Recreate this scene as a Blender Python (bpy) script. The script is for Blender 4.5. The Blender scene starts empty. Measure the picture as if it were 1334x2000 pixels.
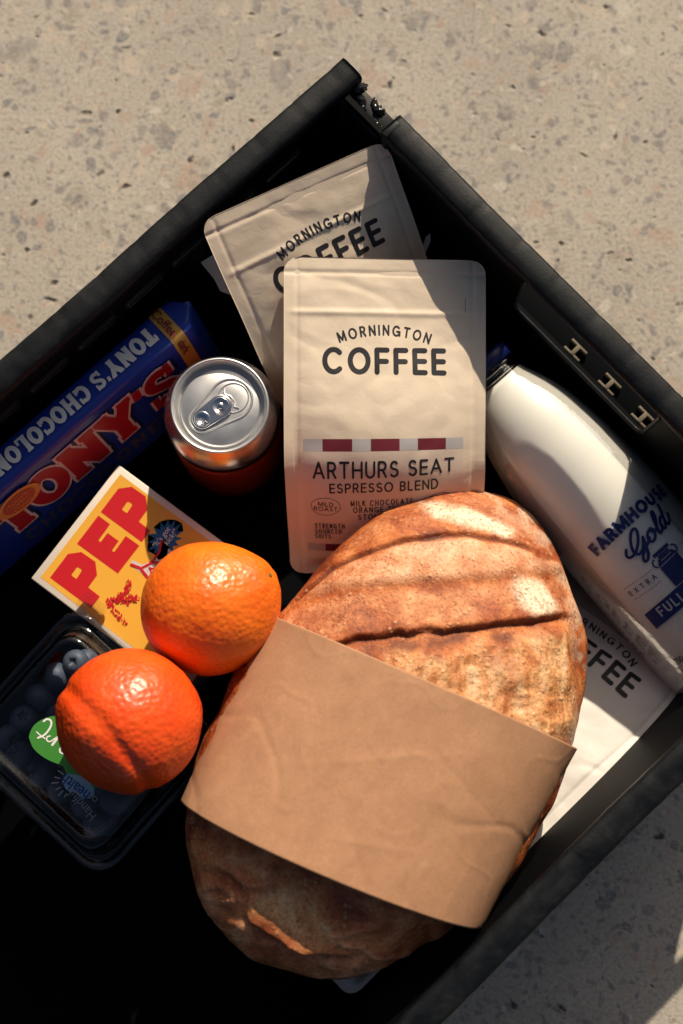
import bpy, bmesh, math, random
import numpy as np
from mathutils import Vector, Matrix, noise

# ------------------------------------------------------------------ camera, sky, sun, exposure
scene = bpy.context.scene
col = scene.collection
R = math.radians

cam_data = bpy.data.cameras.new('camera')
cam = bpy.data.objects.new('camera', cam_data)
col.objects.link(cam)
cam.location = (0.0, 0.0, 0.80)
cam.rotation_euler = (R(8.0), 0, 0)
cam_data.sensor_fit = 'VERTICAL'
cam_data.sensor_height = 36.0
cam_data.lens = 43.2
cam_data.clip_start = 0.01
cam_data.clip_end = 200.0
cam_data.dof.use_dof = True
cam_data.dof.focus_distance = 0.685
cam_data.dof.aperture_fstop = 4.8
scene.camera = cam

SUN_EL, SUN_AZ = R(32.0), R(16.0)          # azimuth measured from +Y towards +X
world = bpy.data.worlds.new('World')
scene.world = world
world.use_nodes = True
wn = world.node_tree.nodes
wn.clear()
sky = wn.new('ShaderNodeTexSky')
sky.sky_type = 'NISHITA'
sky.sun_disc = False
sky.sun_elevation = SUN_EL
sky.sun_rotation = SUN_AZ
sky.altitude = 0.0
sky.air_density = 1.0
sky.dust_density = 5.0
bgn = wn.new('ShaderNodeBackground')
bgn.inputs['Strength'].default_value = 0.05
wout = wn.new('ShaderNodeOutputWorld')
world.node_tree.links.new(sky.outputs[0], bgn.inputs[0])
world.node_tree.links.new(bgn.outputs[0], wout.inputs[0])

sun_data = bpy.data.lights.new('sun', 'SUN')
sun_data.energy = 5.0
sun_data.angle = R(0.55)
sun_data.color = (1.0, 0.87, 0.70)
sun = bpy.data.objects.new('sun', sun_data)
col.objects.link(sun)
to_sun = Vector((math.sin(SUN_AZ) * math.cos(SUN_EL), math.cos(SUN_AZ) * math.cos(SUN_EL), math.sin(SUN_EL)))
sun.rotation_euler = to_sun.to_track_quat('Z', 'Y').to_euler()
sun.location = to_sun * 3

scene.view_settings.view_transform = 'Standard'
scene.view_settings.look = 'None'
scene.view_settings.exposure = 0.12
scene.view_settings.gamma = 1.0
scene.view_settings.use_curve_mapping = False
scene.render.engine = 'CYCLES'
scene.cycles.max_bounces = 10
scene.cycles.transparent_max_bounces = 24
scene.cycles.caustics_reflective = True
scene.cycles.use_denoising = True

# ------------------------------------------------------------------ helpers
def tag(o, label=None, cat=None, group=None, kind=None):
    if label: o['label'] = label
    if cat: o['category'] = cat
    if group: o['group'] = group
    if kind: o['kind'] = kind
    return o

def empty(name, loc=(0, 0, 0), rz=0.0):
    o = bpy.data.objects.new(name, None)
    o.empty_display_size = 0.02
    col.objects.link(o)
    o.location = loc
    o.rotation_euler = (0, 0, rz)
    return o

def mesh_obj(name, verts, faces, mat, parent=None, smooth=True):
    me = bpy.data.meshes.new(name)
    me.from_pydata([tuple(map(float, v)) for v in verts], [], [tuple(f) for f in faces])
    me.update()
    if smooth:
        me.polygons.foreach_set('use_smooth', [True] * len(me.polygons))
    o = bpy.data.objects.new(name, me)
    col.objects.link(o)
    if mat: me.materials.append(mat)
    if parent:
        bpy.context.view_layer.update()
        o.parent = parent
    return o

def world_child(o, parent):
    """parent an object whose mesh is in world coordinates"""
    bpy.context.view_layer.update()
    o.parent = parent
    o.matrix_parent_inverse = parent.matrix_world.inverted()
    return o

def grid_faces(nu, nv, off=0, closed_u=False):
    f = []
    for j in range(nv - 1):
        for i in range(nu if closed_u else nu - 1):
            i2 = (i + 1) % nu
            f.append((off + j * nu + i, off + j * nu + i2, off + (j + 1) * nu + i2, off + (j + 1) * nu + i))
    return f

class MB:
    def __init__(self): self.v, self.f = [], []
    def add(self, v, f):
        o = len(self.v)
        self.v += [tuple(x) for x in v]
        self.f += [tuple(i + o for i in q) for q in f]
    def box(self, x0, x1, y0, y1, z0, z1):
        v = [(x, y, z) for z in (z0, z1) for y in (y0, y1) for x in (x0, x1)]
        self.add(v, [(0, 2, 3, 1), (4, 5, 7, 6), (0, 1, 5, 4), (2, 6, 7, 3), (0, 4, 6, 2), (1, 3, 7, 5)])
    def lathe(self, prof, n=64, cap=True):
        v = [(r * math.cos(2 * math.pi * i / n), r * math.sin(2 * math.pi * i / n), z) for r, z in prof for i in range(n)]
        f = grid_faces(n, len(prof), 0, True)
        if cap:
            f.append(tuple(reversed(range(n))))
            f.append(tuple((len(prof) - 1) * n + i for i in range(n)))
        self.add(v, f)
    def tube(self, pts, r, n=8, closed=False):
        pts = [Vector(p) for p in pts]
        m = len(pts)
        vs = []
        for k, p in enumerate(pts):
            a = pts[(k - 1) % m] if (closed or k > 0) else p
            b = pts[(k + 1) % m] if (closed or k < m - 1) else p
            t = (b - a).normalized()
            up = Vector((0, 0, 1)) if abs(t.z) < 0.95 else Vector((1, 0, 0))
            s = t.cross(up).normalized(); u = s.cross(t)
            rr = r[k] if isinstance(r, (list, tuple)) else r
            vs += [p + s * (rr * math.cos(2 * math.pi * i / n)) + u * (rr * math.sin(2 * math.pi * i / n)) for i in range(n)]
        f = grid_faces(n, m, 0, True)
        if closed:
            f += [((m - 1) * n + i, (m - 1) * n + (i + 1) % n, (i + 1) % n, i) for i in range(n)]
        else:
            f += [tuple(reversed(range(n))), tuple((m - 1) * n + i for i in range(n))]
        self.add(vs, f)
    def build(self, name, mat, parent=None, smooth=False, bevel=0.0, seg=2):
        o = mesh_obj(name, self.v, self.f, mat, parent, smooth)
        if bevel:
            b = o.modifiers.new('bevel', 'BEVEL'); b.width = bevel; b.segments = seg; b.limit_method = 'ANGLE'
            o.data.polygons.foreach_set('use_smooth', [True] * len(o.data.polygons))
        return o

def nz(x, y, z=0.0, oct=3):
    return noise.fractal(Vector((x, y, z)), 1.0, 2.0, oct, noise_basis='PERLIN_ORIGINAL')

def sstep(a, b, x):
    t = min(1, max(0, (x - a) / (b - a)))
    return t * t * (3 - 2 * t)

# ------------------------------------------------------------------ materials
def mat(name, color=(0.5, 0.5, 0.5), rough=0.5, metal=0.0, spec=0.5, **kw):
    m = bpy.data.materials.new(name)
    m.use_nodes = True
    b = m.node_tree.nodes['Principled BSDF']
    b.inputs['Base Color'].default_value = (*color, 1)
    b.inputs['Roughness'].default_value = rough
    b.inputs['Metallic'].default_value = metal
    b.inputs['Specular IOR Level'].default_value = spec
    for k, v in kw.items():
        b.inputs[k].default_value = v
    return m

def nodes(m): return m.node_tree.nodes, m.node_tree.links, m.node_tree.nodes['Principled BSDF']

def tex_noise(m, scale, detail=4, rough=0.6, coord='Object', dist=0.0, vec_scale=None):
    n, l, b = nodes(m)
    tc = n.new('ShaderNodeTexCoord')
    t = n.new('ShaderNodeTexNoise')
    t.inputs['Scale'].default_value = scale
    t.inputs['Detail'].default_value = detail
    t.inputs['Roughness'].default_value = rough
    t.inputs['Distortion'].default_value = dist
    src = tc.outputs[coord]
    if vec_scale:
        mp = n.new('ShaderNodeMapping'); mp.inputs['Scale'].default_value = vec_scale
        l.new(src, mp.inputs['Vector']); src = mp.outputs[0]
    l.new(src, t.inputs['Vector'])
    return t

def ramp(m, src, stops):
    n, l, b = nodes(m)
    r = n.new('ShaderNodeValToRGB')
    e = r.color_ramp.elements
    while len(e) < len(stops): e.new(0.5)
    for q, (p, c) in zip(e, stops):
        q.position = p
        q.color = (*c, 1) if len(c) == 3 else c
    l.new(src, r.inputs[0])
    return r

def mix(m, fac, a, b_):
    n, l, b = nodes(m)
    x = n.new('ShaderNodeMix'); x.data_type = 'RGBA'
    for sock, v in ((x.inputs[0], fac), (x.inputs[6], a), (x.inputs[7], b_)):
        if isinstance(v, (int, float)): sock.default_value = v
        elif isinstance(v, tuple): sock.default_value = (*v, 1)
        else: l.new(v, sock)
    return x.outputs[2]

def bump(m, src, strength, dist, prev=None):
    n, l, b = nodes(m)
    k = n.new('ShaderNodeBump')
    k.inputs['Strength'].default_value = strength
    k.inputs['Distance'].default_value = dist
    l.new(src, k.inputs['Height'])
    if prev: l.new(prev, k.inputs['Normal'])
    l.new(k.outputs[0], b.inputs['Normal'])
    return k.outputs[0]

# exposed aggregate concrete
def concrete_material():
    m = mat('concrete', rough=0.85, spec=0.25)
    n, l, b = nodes(m)
    tc = n.new('ShaderNodeTexCoord')
    warp = tex_noise(m, 45, 2, 0.5)
    add = n.new('ShaderNodeMix'); add.data_type = 'RGBA'; add.blend_type = 'LINEAR_LIGHT'
    add.inputs[0].default_value = 0.010
    l.new(tc.outputs['Object'], add.inputs[6]); l.new(warp.outputs['Color'], add.inputs[7])
    def stones(scale, thr, seed_shift):
        mp = n.new('ShaderNodeMapping'); mp.inputs['Location'].default_value = (seed_shift, seed_shift * 0.7, 0)
        l.new(add.outputs[2], mp.inputs['Vector'])
        v = n.new('ShaderNodeTexVoronoi'); v.feature = 'F1'; v.inputs['Scale'].default_value = scale
        l.new(mp.outputs[0], v.inputs['Vector'])
        sep = n.new('ShaderNodeSeparateColor'); l.new(v.outputs['Color'], sep.inputs[0])
        # each cell gets its own stone size: distance < size
        mr = n.new('ShaderNodeMath'); mr.operation = 'MULTIPLY'; mr.inputs[1].default_value = thr
        l.new(sep.outputs[0], mr.inputs[0])
        ed = n.new('ShaderNodeTexNoise'); ed.inputs['Scale'].default_value = scale * 3.1; ed.inputs['Detail'].default_value = 3
        l.new(tc.outputs['Object'], ed.inputs['Vector'])
        e2 = n.new('ShaderNodeMath'); e2.operation = 'MULTIPLY_ADD'; e2.inputs[1].default_value = 0.35; e2.inputs[2].default_value = -0.17
        l.new(ed.outputs[0], e2.inputs[0])
        dd = n.new('ShaderNodeMath'); dd.operation = 'ADD'; l.new(v.outputs['Distance'], dd.inputs[0]); l.new(e2.outputs[0], dd.inputs[1])
        sub = n.new('ShaderNodeMath'); sub.operation = 'SUBTRACT'; l.new(mr.outputs[0], sub.inputs[0]); l.new(dd.outputs[0], sub.inputs[1])
        s = n.new('ShaderNodeMapRange'); s.inputs[1].default_value = -0.02; s.inputs[2].default_value = 0.10
        l.new(sub.outputs[0], s.inputs[0])
        return s.outputs[0], sep.outputs[1], sep.outputs[2]
    big = tex_noise(m, 7, 5, 0.6)
    basec = ramp(m, big.outputs[0], [(0.3, (0.375, 0.337, 0.287)), (0.7, (0.49, 0.44, 0.372))])
    fine = tex_noise(m, 420, 5, 0.7)
    finec = ramp(m, fine.outputs[0], [(0.33, (0.68, 0.66, 0.64)), (0.50, (1, 1, 1)), (0.72, (1.14, 1.12, 1.08))])
    mul = n.new('ShaderNodeMix'); mul.data_type = 'RGBA'; mul.blend_type = 'MULTIPLY'; mul.inputs[0].default_value = 1
    l.new(basec.outputs[0], mul.inputs[6]); l.new(finec.outputs[0], mul.inputs[7])
    c = mul.outputs[2]
    stone_cols = [(0.0, (0.155, 0.15, 0.155)), (0.26, (0.23, 0.22, 0.205)), (0.40, (0.13, 0.14, 0.16)), (0.52, (0.42, 0.285, 0.215)),
                  (0.62, (0.56, 0.47, 0.36)), (0.74, (0.30, 0.26, 0.21)), (0.84, (0.44, 0.325, 0.26)), (0.93, (0.60, 0.55, 0.47))]
    for sc, thr, sh, amt in ((50, 0.60, 0.3, 0.66), (115, 0.64, 1.7, 0.8), (260, 0.68, 4.1, 0.75)):
        msk, c1, c2 = stones(sc, thr, sh)
        r_ = ramp(m, c1, stone_cols); r_.color_ramp.interpolation = 'CONSTANT'
        # broken coverage so not every stone shows
        brk = n.new('ShaderNodeMath'); brk.operation = 'GREATER_THAN'; brk.inputs[1].default_value = 0.42
        l.new(c2, brk.inputs[0])
        gr = tex_noise(m, sc * 4, 4, 0.7)
        gm = n.new('ShaderNodeMapRange'); gm.inputs[1].default_value = 0.35; gm.inputs[2].default_value = 0.6; gm.inputs[3].default_value = 0.25; gm.inputs[4].default_value = 1.0
        l.new(gr.outputs[0], gm.inputs[0])
        f1 = n.new('ShaderNodeMath'); f1.operation = 'MULTIPLY'; l.new(msk, f1.inputs[0]); l.new(brk.outputs[0], f1.inputs[1])
        f2 = n.new('ShaderNodeMath'); f2.operation = 'MULTIPLY'; l.new(f1.outputs[0], f2.inputs[0]); l.new(gm.outputs[0], f2.inputs[1])
        f3 = n.new('ShaderNodeMath'); f3.operation = 'MULTIPLY'; f3.inputs[1].default_value = amt; l.new(f2.outputs[0], f3.inputs[0])
        c = mix(m, f3.outputs[0], c, r_.outputs[0])
    # pits
    pit, p1, p2 = stones(66, 0.19, 8.3)
    pk = n.new('ShaderNodeMath'); pk.operation = 'MULTIPLY'; pk.inputs[1].default_value = 0.9; l.new(pit, pk.inputs[0])
    c = mix(m, pk.outputs[0], c, (0.05, 0.038, 0.028))
    l.new(c, b.inputs['Base Color'])
    inv = n.new('ShaderNodeMath'); inv.operation = 'MULTIPLY_ADD'; inv.inputs[1].default_value = -3.0; l.new(pit, inv.inputs[0]); l.new(fine.outputs[0], inv.inputs[2])
    bump(m, inv.outputs[0], 0.5, 0.0013)
    return m

def plastic_black():
    m = mat('black_plastic', (0.012, 0.0135, 0.016), 0.42, spec=0.22)
    n, l, b = nodes(m)
    t = tex_noise(m, 55, 6, 0.72, dist=0.4)
    c = ramp(m, t.outputs[0], [(0.34, (0.002, 0.003, 0.0045)), (0.54, (0.0055, 0.007, 0.009)), (0.66, (0.013, 0.0145, 0.0155)), (0.78, (0.034, 0.032, 0.028))])
    l.new(c.outputs[0], b.inputs['Base Color'])
    r = ramp(m, t.outputs[0], [(0.3, (0.42,) * 3), (0.7, (0.62,) * 3)])
    l.new(r.outputs[0], b.inputs['Roughness'])
    f = tex_noise(m, 600, 3, 0.6)
    bump(m, f.outputs[0], 0.25, 0.0004)
    return m

def paper_mat(name, color, rough=0.62, wr=0.35):
    m = mat(name, color, rough, spec=0.3)
    n, l, b = nodes(m)
    t = tex_noise(m, 26, 4, 0.55)
    c = ramp(m, t.outputs[0], [(0.3, tuple(x * 0.93 for x in color)), (0.7, tuple(min(1, x * 1.04) for x in color))])
    l.new(c.outputs[0], b.inputs['Base Color'])
    f = tex_noise(m, 130, 5, 0.6, dist=0.6)
    k = bump(m, f.outputs[0], wr, 0.0006)
    g = tex_noise(m, 900, 2, 0.5, vec_scale=(1, 4, 1))
    bump(m, g.outputs[0], 0.10, 0.0003, k)
    return m

def thin_clear(name, tint, rough=0.06, ior=1.45, boost=1.0, base=0.0):
    m = bpy.data.materials.new(name); m.use_nodes = True
    n, l = m.node_tree.nodes, m.node_tree.links
    n.clear()
    o = n.new('ShaderNodeOutputMaterial'); mx = n.new('ShaderNodeMixShader')
    tr = n.new('ShaderNodeBsdfTransparent'); tr.inputs[0].default_value = (*tint, 1)
    g = n.new('ShaderNodeBsdfGlossy'); g.inputs['Roughness'].default_value = rough
    fr = n.new('ShaderNodeFresnel'); fr.inputs[0].default_value = ior
    mm = n.new('ShaderNodeMath'); mm.operation = 'MULTIPLY_ADD'; mm.inputs[1].default_value = boost; mm.inputs[2].default_value = base; mm.use_clamp = True
    t = n.new('ShaderNodeTexNoise'); t.inputs['Scale'].default_value = 70; t.inputs['Detail'].default_value = 2
    bp = n.new('ShaderNodeBump'); bp.inputs['Strength'].default_value = 0.12; bp.inputs['Distance'].default_value = 0.001
    l.new(t.outputs[0], bp.inputs['Height']); l.new(bp.outputs[0], g.inputs['Normal'])
    l.new(fr.outputs[0], mm.inputs[0]); l.new(mm.outputs[0], mx.inputs[0])
    l.new(tr.outputs[0], mx.inputs[1]); l.new(g.outputs[0], mx.inputs[2]); l.new(mx.outputs[0], o.inputs[0])
    return m

M = {}
M['concrete'] = concrete_material()
M['black'] = plastic_black()
M['worn'] = mat('sunlit_tone_plastic', (0.13, 0.105, 0.068), 0.7)  # pale brown puts sunlight on the ledge ribs into their colour
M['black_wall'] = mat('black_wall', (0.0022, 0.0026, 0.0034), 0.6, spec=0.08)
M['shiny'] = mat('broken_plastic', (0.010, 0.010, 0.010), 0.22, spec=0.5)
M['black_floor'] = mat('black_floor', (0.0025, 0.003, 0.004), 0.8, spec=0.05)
M['cream'] = paper_mat('cream_pouch', (0.78, 0.65, 0.495), 0.55)
M['white_pouch'] = paper_mat('white_pouch', (0.80, 0.76, 0.70), 0.5)
M['label'] = paper_mat('pouch_label', (0.76, 0.625, 0.50), 0.5, 0.2)
M['ink'] = mat('black_ink', (0.012, 0.012, 0.016), 0.55)
M['burgundy'] = mat('burgundy_ink', (0.17, 0.02, 0.032), 0.5)
M['greyblue'] = mat('pale_grey_ink', (0.50, 0.48, 0.47), 0.5)
M['teal'] = mat('teal_ink', (0.01, 0.16, 0.15), 0.5)
M['kraft'] = paper_mat('kraft_paper', (0.50, 0.295, 0.165), 0.8, 0.18)
def kraft_fibres(m):
    n, l, b = nodes(m)
    fb = tex_noise(m, 300, 5, 0.75, dist=1.5)
    cl = tex_noise(m, 48, 5, 0.7)
    c1 = ramp(m, fb.outputs[0], [(0.32, (0.385, 0.202, 0.108)), (0.5, (0.42, 0.223, 0.121)), (0.7, (0.455, 0.246, 0.137))])
    c2 = ramp(m, cl.outputs[0], [(0.3, (0.86, 0.84, 0.82)), (0.7, (1.06, 1.06, 1.06))])
    mx = n.new('ShaderNodeMix'); mx.data_type = 'RGBA'; mx.blend_type = 'MULTIPLY'; mx.inputs[0].default_value = 1
    l.new(c1.outputs[0], mx.inputs[6]); l.new(c2.outputs[0], mx.inputs[7]); l.new(mx.outputs[2], b.inputs['Base Color'])
kraft_fibres(M['kraft'])
M['white_print'] = mat('white_print', (0.72, 0.70, 0.68), 0.4)

# ------------------------------------------------------------------ flat lettering engine (2-D shapes mapped onto a surface)
def arc(cx, cy, rx, ry, a0, a1, n=20):
    return [(cx + rx * math.cos(R(a0 + (a1 - a0) * i / n)), cy + ry * math.sin(R(a0 + (a1 - a0) * i / n))) for i in range(n + 1)]

GL = {   # monoline capitals, cap height 1: (width, strokes)
 'A': (0.86, [[(0, 0), (0.43, 1)], [(0.43, 1), (0.86, 0)], [(0.15, 0.33), (0.71, 0.33)]]),
 'B': (0.62, [[(0, 0), (0, 1)], [(0, 1), (0.34, 1)] + arc(0.34, 0.765, 0.235, 0.235, 90, -90, 12) + [(0, 0.53)], [(0, 0.53), (0.36, 0.53)] + arc(0.36, 0.265, 0.265, 0.265, 90, -90, 12) + [(0, 0)]]),
 'C': (0.90, [arc(0.48, 0.5, 0.48, 0.5, 47, 313, 30)]),
 'D': (0.76, [[(0, 0), (0, 1)], [(0, 1), (0.28, 1)] + arc(0.28, 0.5, 0.48, 0.5, 90, -90, 20) + [(0, 0)]]),
 'E': (0.56, [[(0, 0), (0, 1)], [(0, 1), (0.56, 1)], [(0, 0.51), (0.54, 0.51)], [(0, 0), (0.56, 0)]]),
 'F': (0.56, [[(0, 0), (0, 1)], [(0, 1), (0.56, 1)], [(0, 0.49), (0.52, 0.49)]]),
 'G': (0.94, [arc(0.48, 0.5, 0.48, 0.5, 45, 360, 32) + [(0.96, 0.45)], [(0.56, 0.45), (0.96, 0.45)], [(0.96, 0.45), (0.96, 0.04)]]),
 'H': (0.74, [[(0, 0), (0, 1)], [(0.74, 0), (0.74, 1)], [(0, 0.51), (0.74, 0.51)]]),
 'I': (0.0, [[(0, 0), (0, 1)]]),
 'K': (0.66, [[(0, 0), (0, 1)], [(0.62, 1), (0, 0.4)], [(0.24, 0.62), (0.66, 0)]]),
 'L': (0.52, [[(0, 0), (0, 1)], [(0, 0), (0.52, 0)]]),
 'M': (0.92, [[(0, 0), (0, 1)], [(0, 1), (0.46, 0.12)], [(0.46, 0.12), (0.92, 1)], [(0.92, 1), (0.92, 0)]]),
 'N': (0.74, [[(0, 0), (0, 1)], [(0, 1), (0.74, 0)], [(0.74, 0), (0.74, 1)]]),
 'O': (0.98, [arc(0.49, 0.5, 0.49, 0.5, 0, 360, 40)]),
 'P': (0.60, [[(0, 0), (0, 1)], [(0, 1), (0.33, 1)] + arc(0.33, 0.73, 0.27, 0.27, 90, -90, 12) + [(0, 0.46)]]),
 'R': (0.64, [[(0, 0), (0, 1)], [(0, 1), (0.34, 1)] + arc(0.34, 0.74, 0.26, 0.26, 90, -90, 12) + [(0, 0.48)], [(0.33, 0.48), (0.62, 0)]]),
 'S': (0.62, [arc(0.31, 0.755, 0.27, 0.245, 35, 265, 16) + arc(0.31, 0.255, 0.30, 0.255, 85, -150, 18)]),
 'T': (0.72, [[(0, 1), (0.72, 1)], [(0.36, 1), (0.36, 0)]]),
 'U': (0.70, [[(0, 1), (0, 0.35)] + arc(0.35, 0.35, 0.35, 0.35, 180, 360, 16) + [(0.70, 1)]]),
 'X': (0.70, [[(0, 0), (0.70, 1)], [(0, 1), (0.70, 0)]]),
 'Y': (0.76, [[(0, 1), (0.38, 0.45)], [(0.76, 1), (0.38, 0.45)], [(0.38, 0.45), (0.38, 0)]]),
 'Z': (0.64, [[(0, 1), (0.64, 1)], [(0.64, 1), (0, 0)], [(0, 0), (0.64, 0)]]),
 '&': (0.70, [arc(0.3, 0.77, 0.2, 0.23, -60, 240, 14), [(0.2, 0.57), (0.7, 0)], arc(0.27, 0.27, 0.27, 0.27, 110, 330, 12) + [(0.66, 0.5)]]),
 ',': (0.0, [[(0.02, 0.04), (-0.06, -0.16)]]),
 '.': (0.0, [[(0, 0), (0.01, 0)]]),
 ' ': (0.22, []),
}

class Decal:
    """collects flat shapes in (u, v) metres; every shape sits a hair above the one before"""
    def __init__(self, step=3e-6): self.parts, self.step = [], step
    def tri(self, v, f): self.parts.append((np.array(v, float), f))
    def stroke(self, pts, w, cap='round', seg=None):
        pts = [np.array(p, float) for p in pts]
        L = [pts[0]]
        seg = seg or max(w * 1.2, 0.0006)
        for a, b in zip(pts[:-1], pts[1:]):
            d = np.linalg.norm(b - a)
            if d < 1e-9: continue
            n = max(1, int(math.ceil(d / seg)))
            L += [a + (b - a) * (i + 1) / n for i in range(n)]
        if len(L) < 2: L.append(L[0] + np.array([1e-5, 0]))
        closed = np.linalg.norm(L[0] - L[-1]) < 1e-7 and len(L) > 4
        V, F = [], []
        m = len(L)
        for k in range(m):
            if closed:
                a, b = L[(k - 1) if k > 0 else m - 2], L[(k + 1) if k < m - 1 else 1]
            else:
                a, b = L[max(k - 1, 0)], L[min(k + 1, m - 1)]
            t = b - a; t = t / (np.linalg.norm(t) + 1e-12)
            nn = np.array([-t[1], t[0]]) * (w[k] if isinstance(w, list) else w) / 2
            V += [L[k] + nn, L[k] - nn]
        for k in range(m - 1): F.append((2 * k, 2 * k + 1, 2 * k + 3, 2 * k + 2))
        if cap == 'round' and not closed:
            for e, (p, q) in enumerate(((L[0], L[1]), (L[-1], L[-2]))):
                t = (p - q); t /= np.linalg.norm(t) + 1e-12
                base = math.atan2(t[1], t[0])
                ids = [2 * (m - 1) * e, 2 * (m - 1) * e + 1]
                o = len(V)
                for i in range(1, 8):
                    a = base - math.pi / 2 + math.pi * i / 8
                    V.append(p + np.array([math.cos(a), math.sin(a)]) * w / 2)
                ring = list(range(o, o + 7))
                F.append(tuple([ids[0] if e == 0 else ids[1]] + ring + [ids[1] if e == 0 else ids[0]]))
        self.parts.append((np.array(V), F))
    def poly(self, pts, maxlen=0.0025):
        """polygon (may be concave), triangulated and cut fine enough to follow a curved surface"""
        bm = bmesh.new()
        vs = [bm.verts.new((p[0], p[1], 0)) for p in pts]
        f = bm.faces.new(vs)
        if f.calc_area() > 0 and f.normal.z < 0: f.normal_flip()
        bmesh.ops.triangulate(bm, faces=bm.faces[:])
        self._take(bm, maxlen)
    def _take(self, bm, maxlen):
        for _ in range(7):
            e = [x for x in bm.edges if x.calc_length() > maxlen]
            if not e: break
            bmesh.ops.subdivide_edges(bm, edges=e, cuts=1)
            bmesh.ops.triangulate(bm, faces=bm.faces[:])
        bm.verts.index_update()
        self.parts.append((np.array([v.co.xy[:] for v in bm.verts]), [tuple(v.index for v in f.verts) for f in bm.faces]))
        bm.free()
    def rect(self, x0, y0, x1, y1, maxlen=0.003): self.poly([(x0, y0), (x1, y0), (x1, y1), (x0, y1)], maxlen)
    def ellipse(self, cx, cy, rx, ry, n=36): self.poly([(cx + rx * math.cos(2 * math.pi * i / n), cy + ry * math.sin(2 * math.pi * i / n)) for i in range(n)])
    def dot(self, x, y, r): self.parts.append((np.array([(x + r * math.cos(k * math.pi / 4), y + r * math.sin(k * math.pi / 4)) for k in range(8)]), [tuple(range(8))]))
    def text(self, s, x, y, h, sw, gap=0.2, align='c', wx=1.0, width=None, tf=None, cap='round'):
        """monoline capitals; baseline at y, cap height h, tf maps (x, y) further (arches)"""
        hh = h - sw
        ws = [GL[c][0] * wx * hh for c in s]
        g = gap * hh
        tot = sum(ws) + (g + sw) * (len(s) - 1) + sw
        if width:
            k = (width - (g + sw) * (len(s) - 1) - sw) / sum(ws)
            ws = [w * k for w in ws]; wx *= k; tot = width
        cx = x - tot / 2 if align == 'c' else x
        cx += sw / 2
        for c, w in zip(s, ws):
            for st in GL[c][1]:
                pts = [(cx + p[0] * wx * hh, y + sw / 2 + p[1] * hh) for p in st]
                if tf: pts = [tf(p, cx + w / 2) for p in pts]
                self.stroke(pts, sw, cap)
            cx += w + g + sw
    def font(self, s, x, y, size, bold=0.0, align='CENTER', rot=0.0, sx=1.0, shear=0.0, maxlen=0.0025, tf=None):
        cu = bpy.data.curves.new('t', 'FONT'); cu.body = s; cu.size = size; cu.align_x = align; cu.offset = bold; cu.shear = shear
        cu.resolution_u = 4
        o = bpy.data.objects.new('t', cu); col.objects.link(o)
        bpy.context.view_layer.update()
        me = bpy.data.meshes.new_from_object(o.evaluated_get(bpy.context.evaluated_depsgraph_get()))
        bm = bmesh.new(); bm.from_mesh(me)
        bpy.data.objects.remove(o); bpy.data.curves.remove(cu); bpy.data.meshes.remove(me)
        bmesh.ops.triangulate(bm, faces=bm.faces[:])
        c, sn = math.cos(rot), math.sin(rot)
        for v in bm.verts:
            p = (v.co.x * sx, v.co.y)
            if tf: p = tf(p)
            v.co = (x + p[0] * c - p[1] * sn, y + p[0] * sn + p[1] * c, 0)
        self._take(bm, maxlen)
    def build(self, name, surf, m, parent, lift=0.00018, worldspace=True):
        V, F = [], []
        for k, (v, f) in enumerate(self.parts):
            o = len(V)
            for p in v:
                q, nrm = surf(p[0], p[1])
                V.append(q + nrm * (lift + self.step * k))
            F += [tuple(i + o for i in t) for t in f]
        o = mesh_obj(name, V, F, m, None, True)
        if parent: world_child(o, parent) if worldspace else setattr(o, 'parent', parent)
        return o

def surf_of(fn, e=0.0006):
    """wrap p(u, v) into p and normal"""
    def g(u, v):
        p = fn(u, v)
        a = fn(u + e, v) - fn(u - e, v); b = fn(u, v + e) - fn(u, v - e)
        return p, a.cross(b).normalized()
    return g

# ------------------------------------------------------------------ setting: ground
g = mesh_obj('ground', [(-2, -2, 0), (2, -2, 0), (2, 2, 0), (-2, 2, 0)], [(0, 1, 2, 3)], M['concrete'], None, False)
tag(g, kind='structure')

# ------------------------------------------------------------------ crate
CR = R(43.3)
E1 = Vector((math.cos(CR), math.sin(CR), 0)); E2 = Vector((-math.sin(CR), math.cos(CR), 0))
CL, CW, CH = 0.60, 0.41, 0.155
c0 = Vector((0.0005, 0.348, 0)) - E1 * CL / 2 - E2 * CW / 2
crate = empty('crate', c0, CR)
tag(crate, 'black plastic folding crate holding the groceries, standing on speckled concrete', 'crate')
RIM = 0.0148

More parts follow.
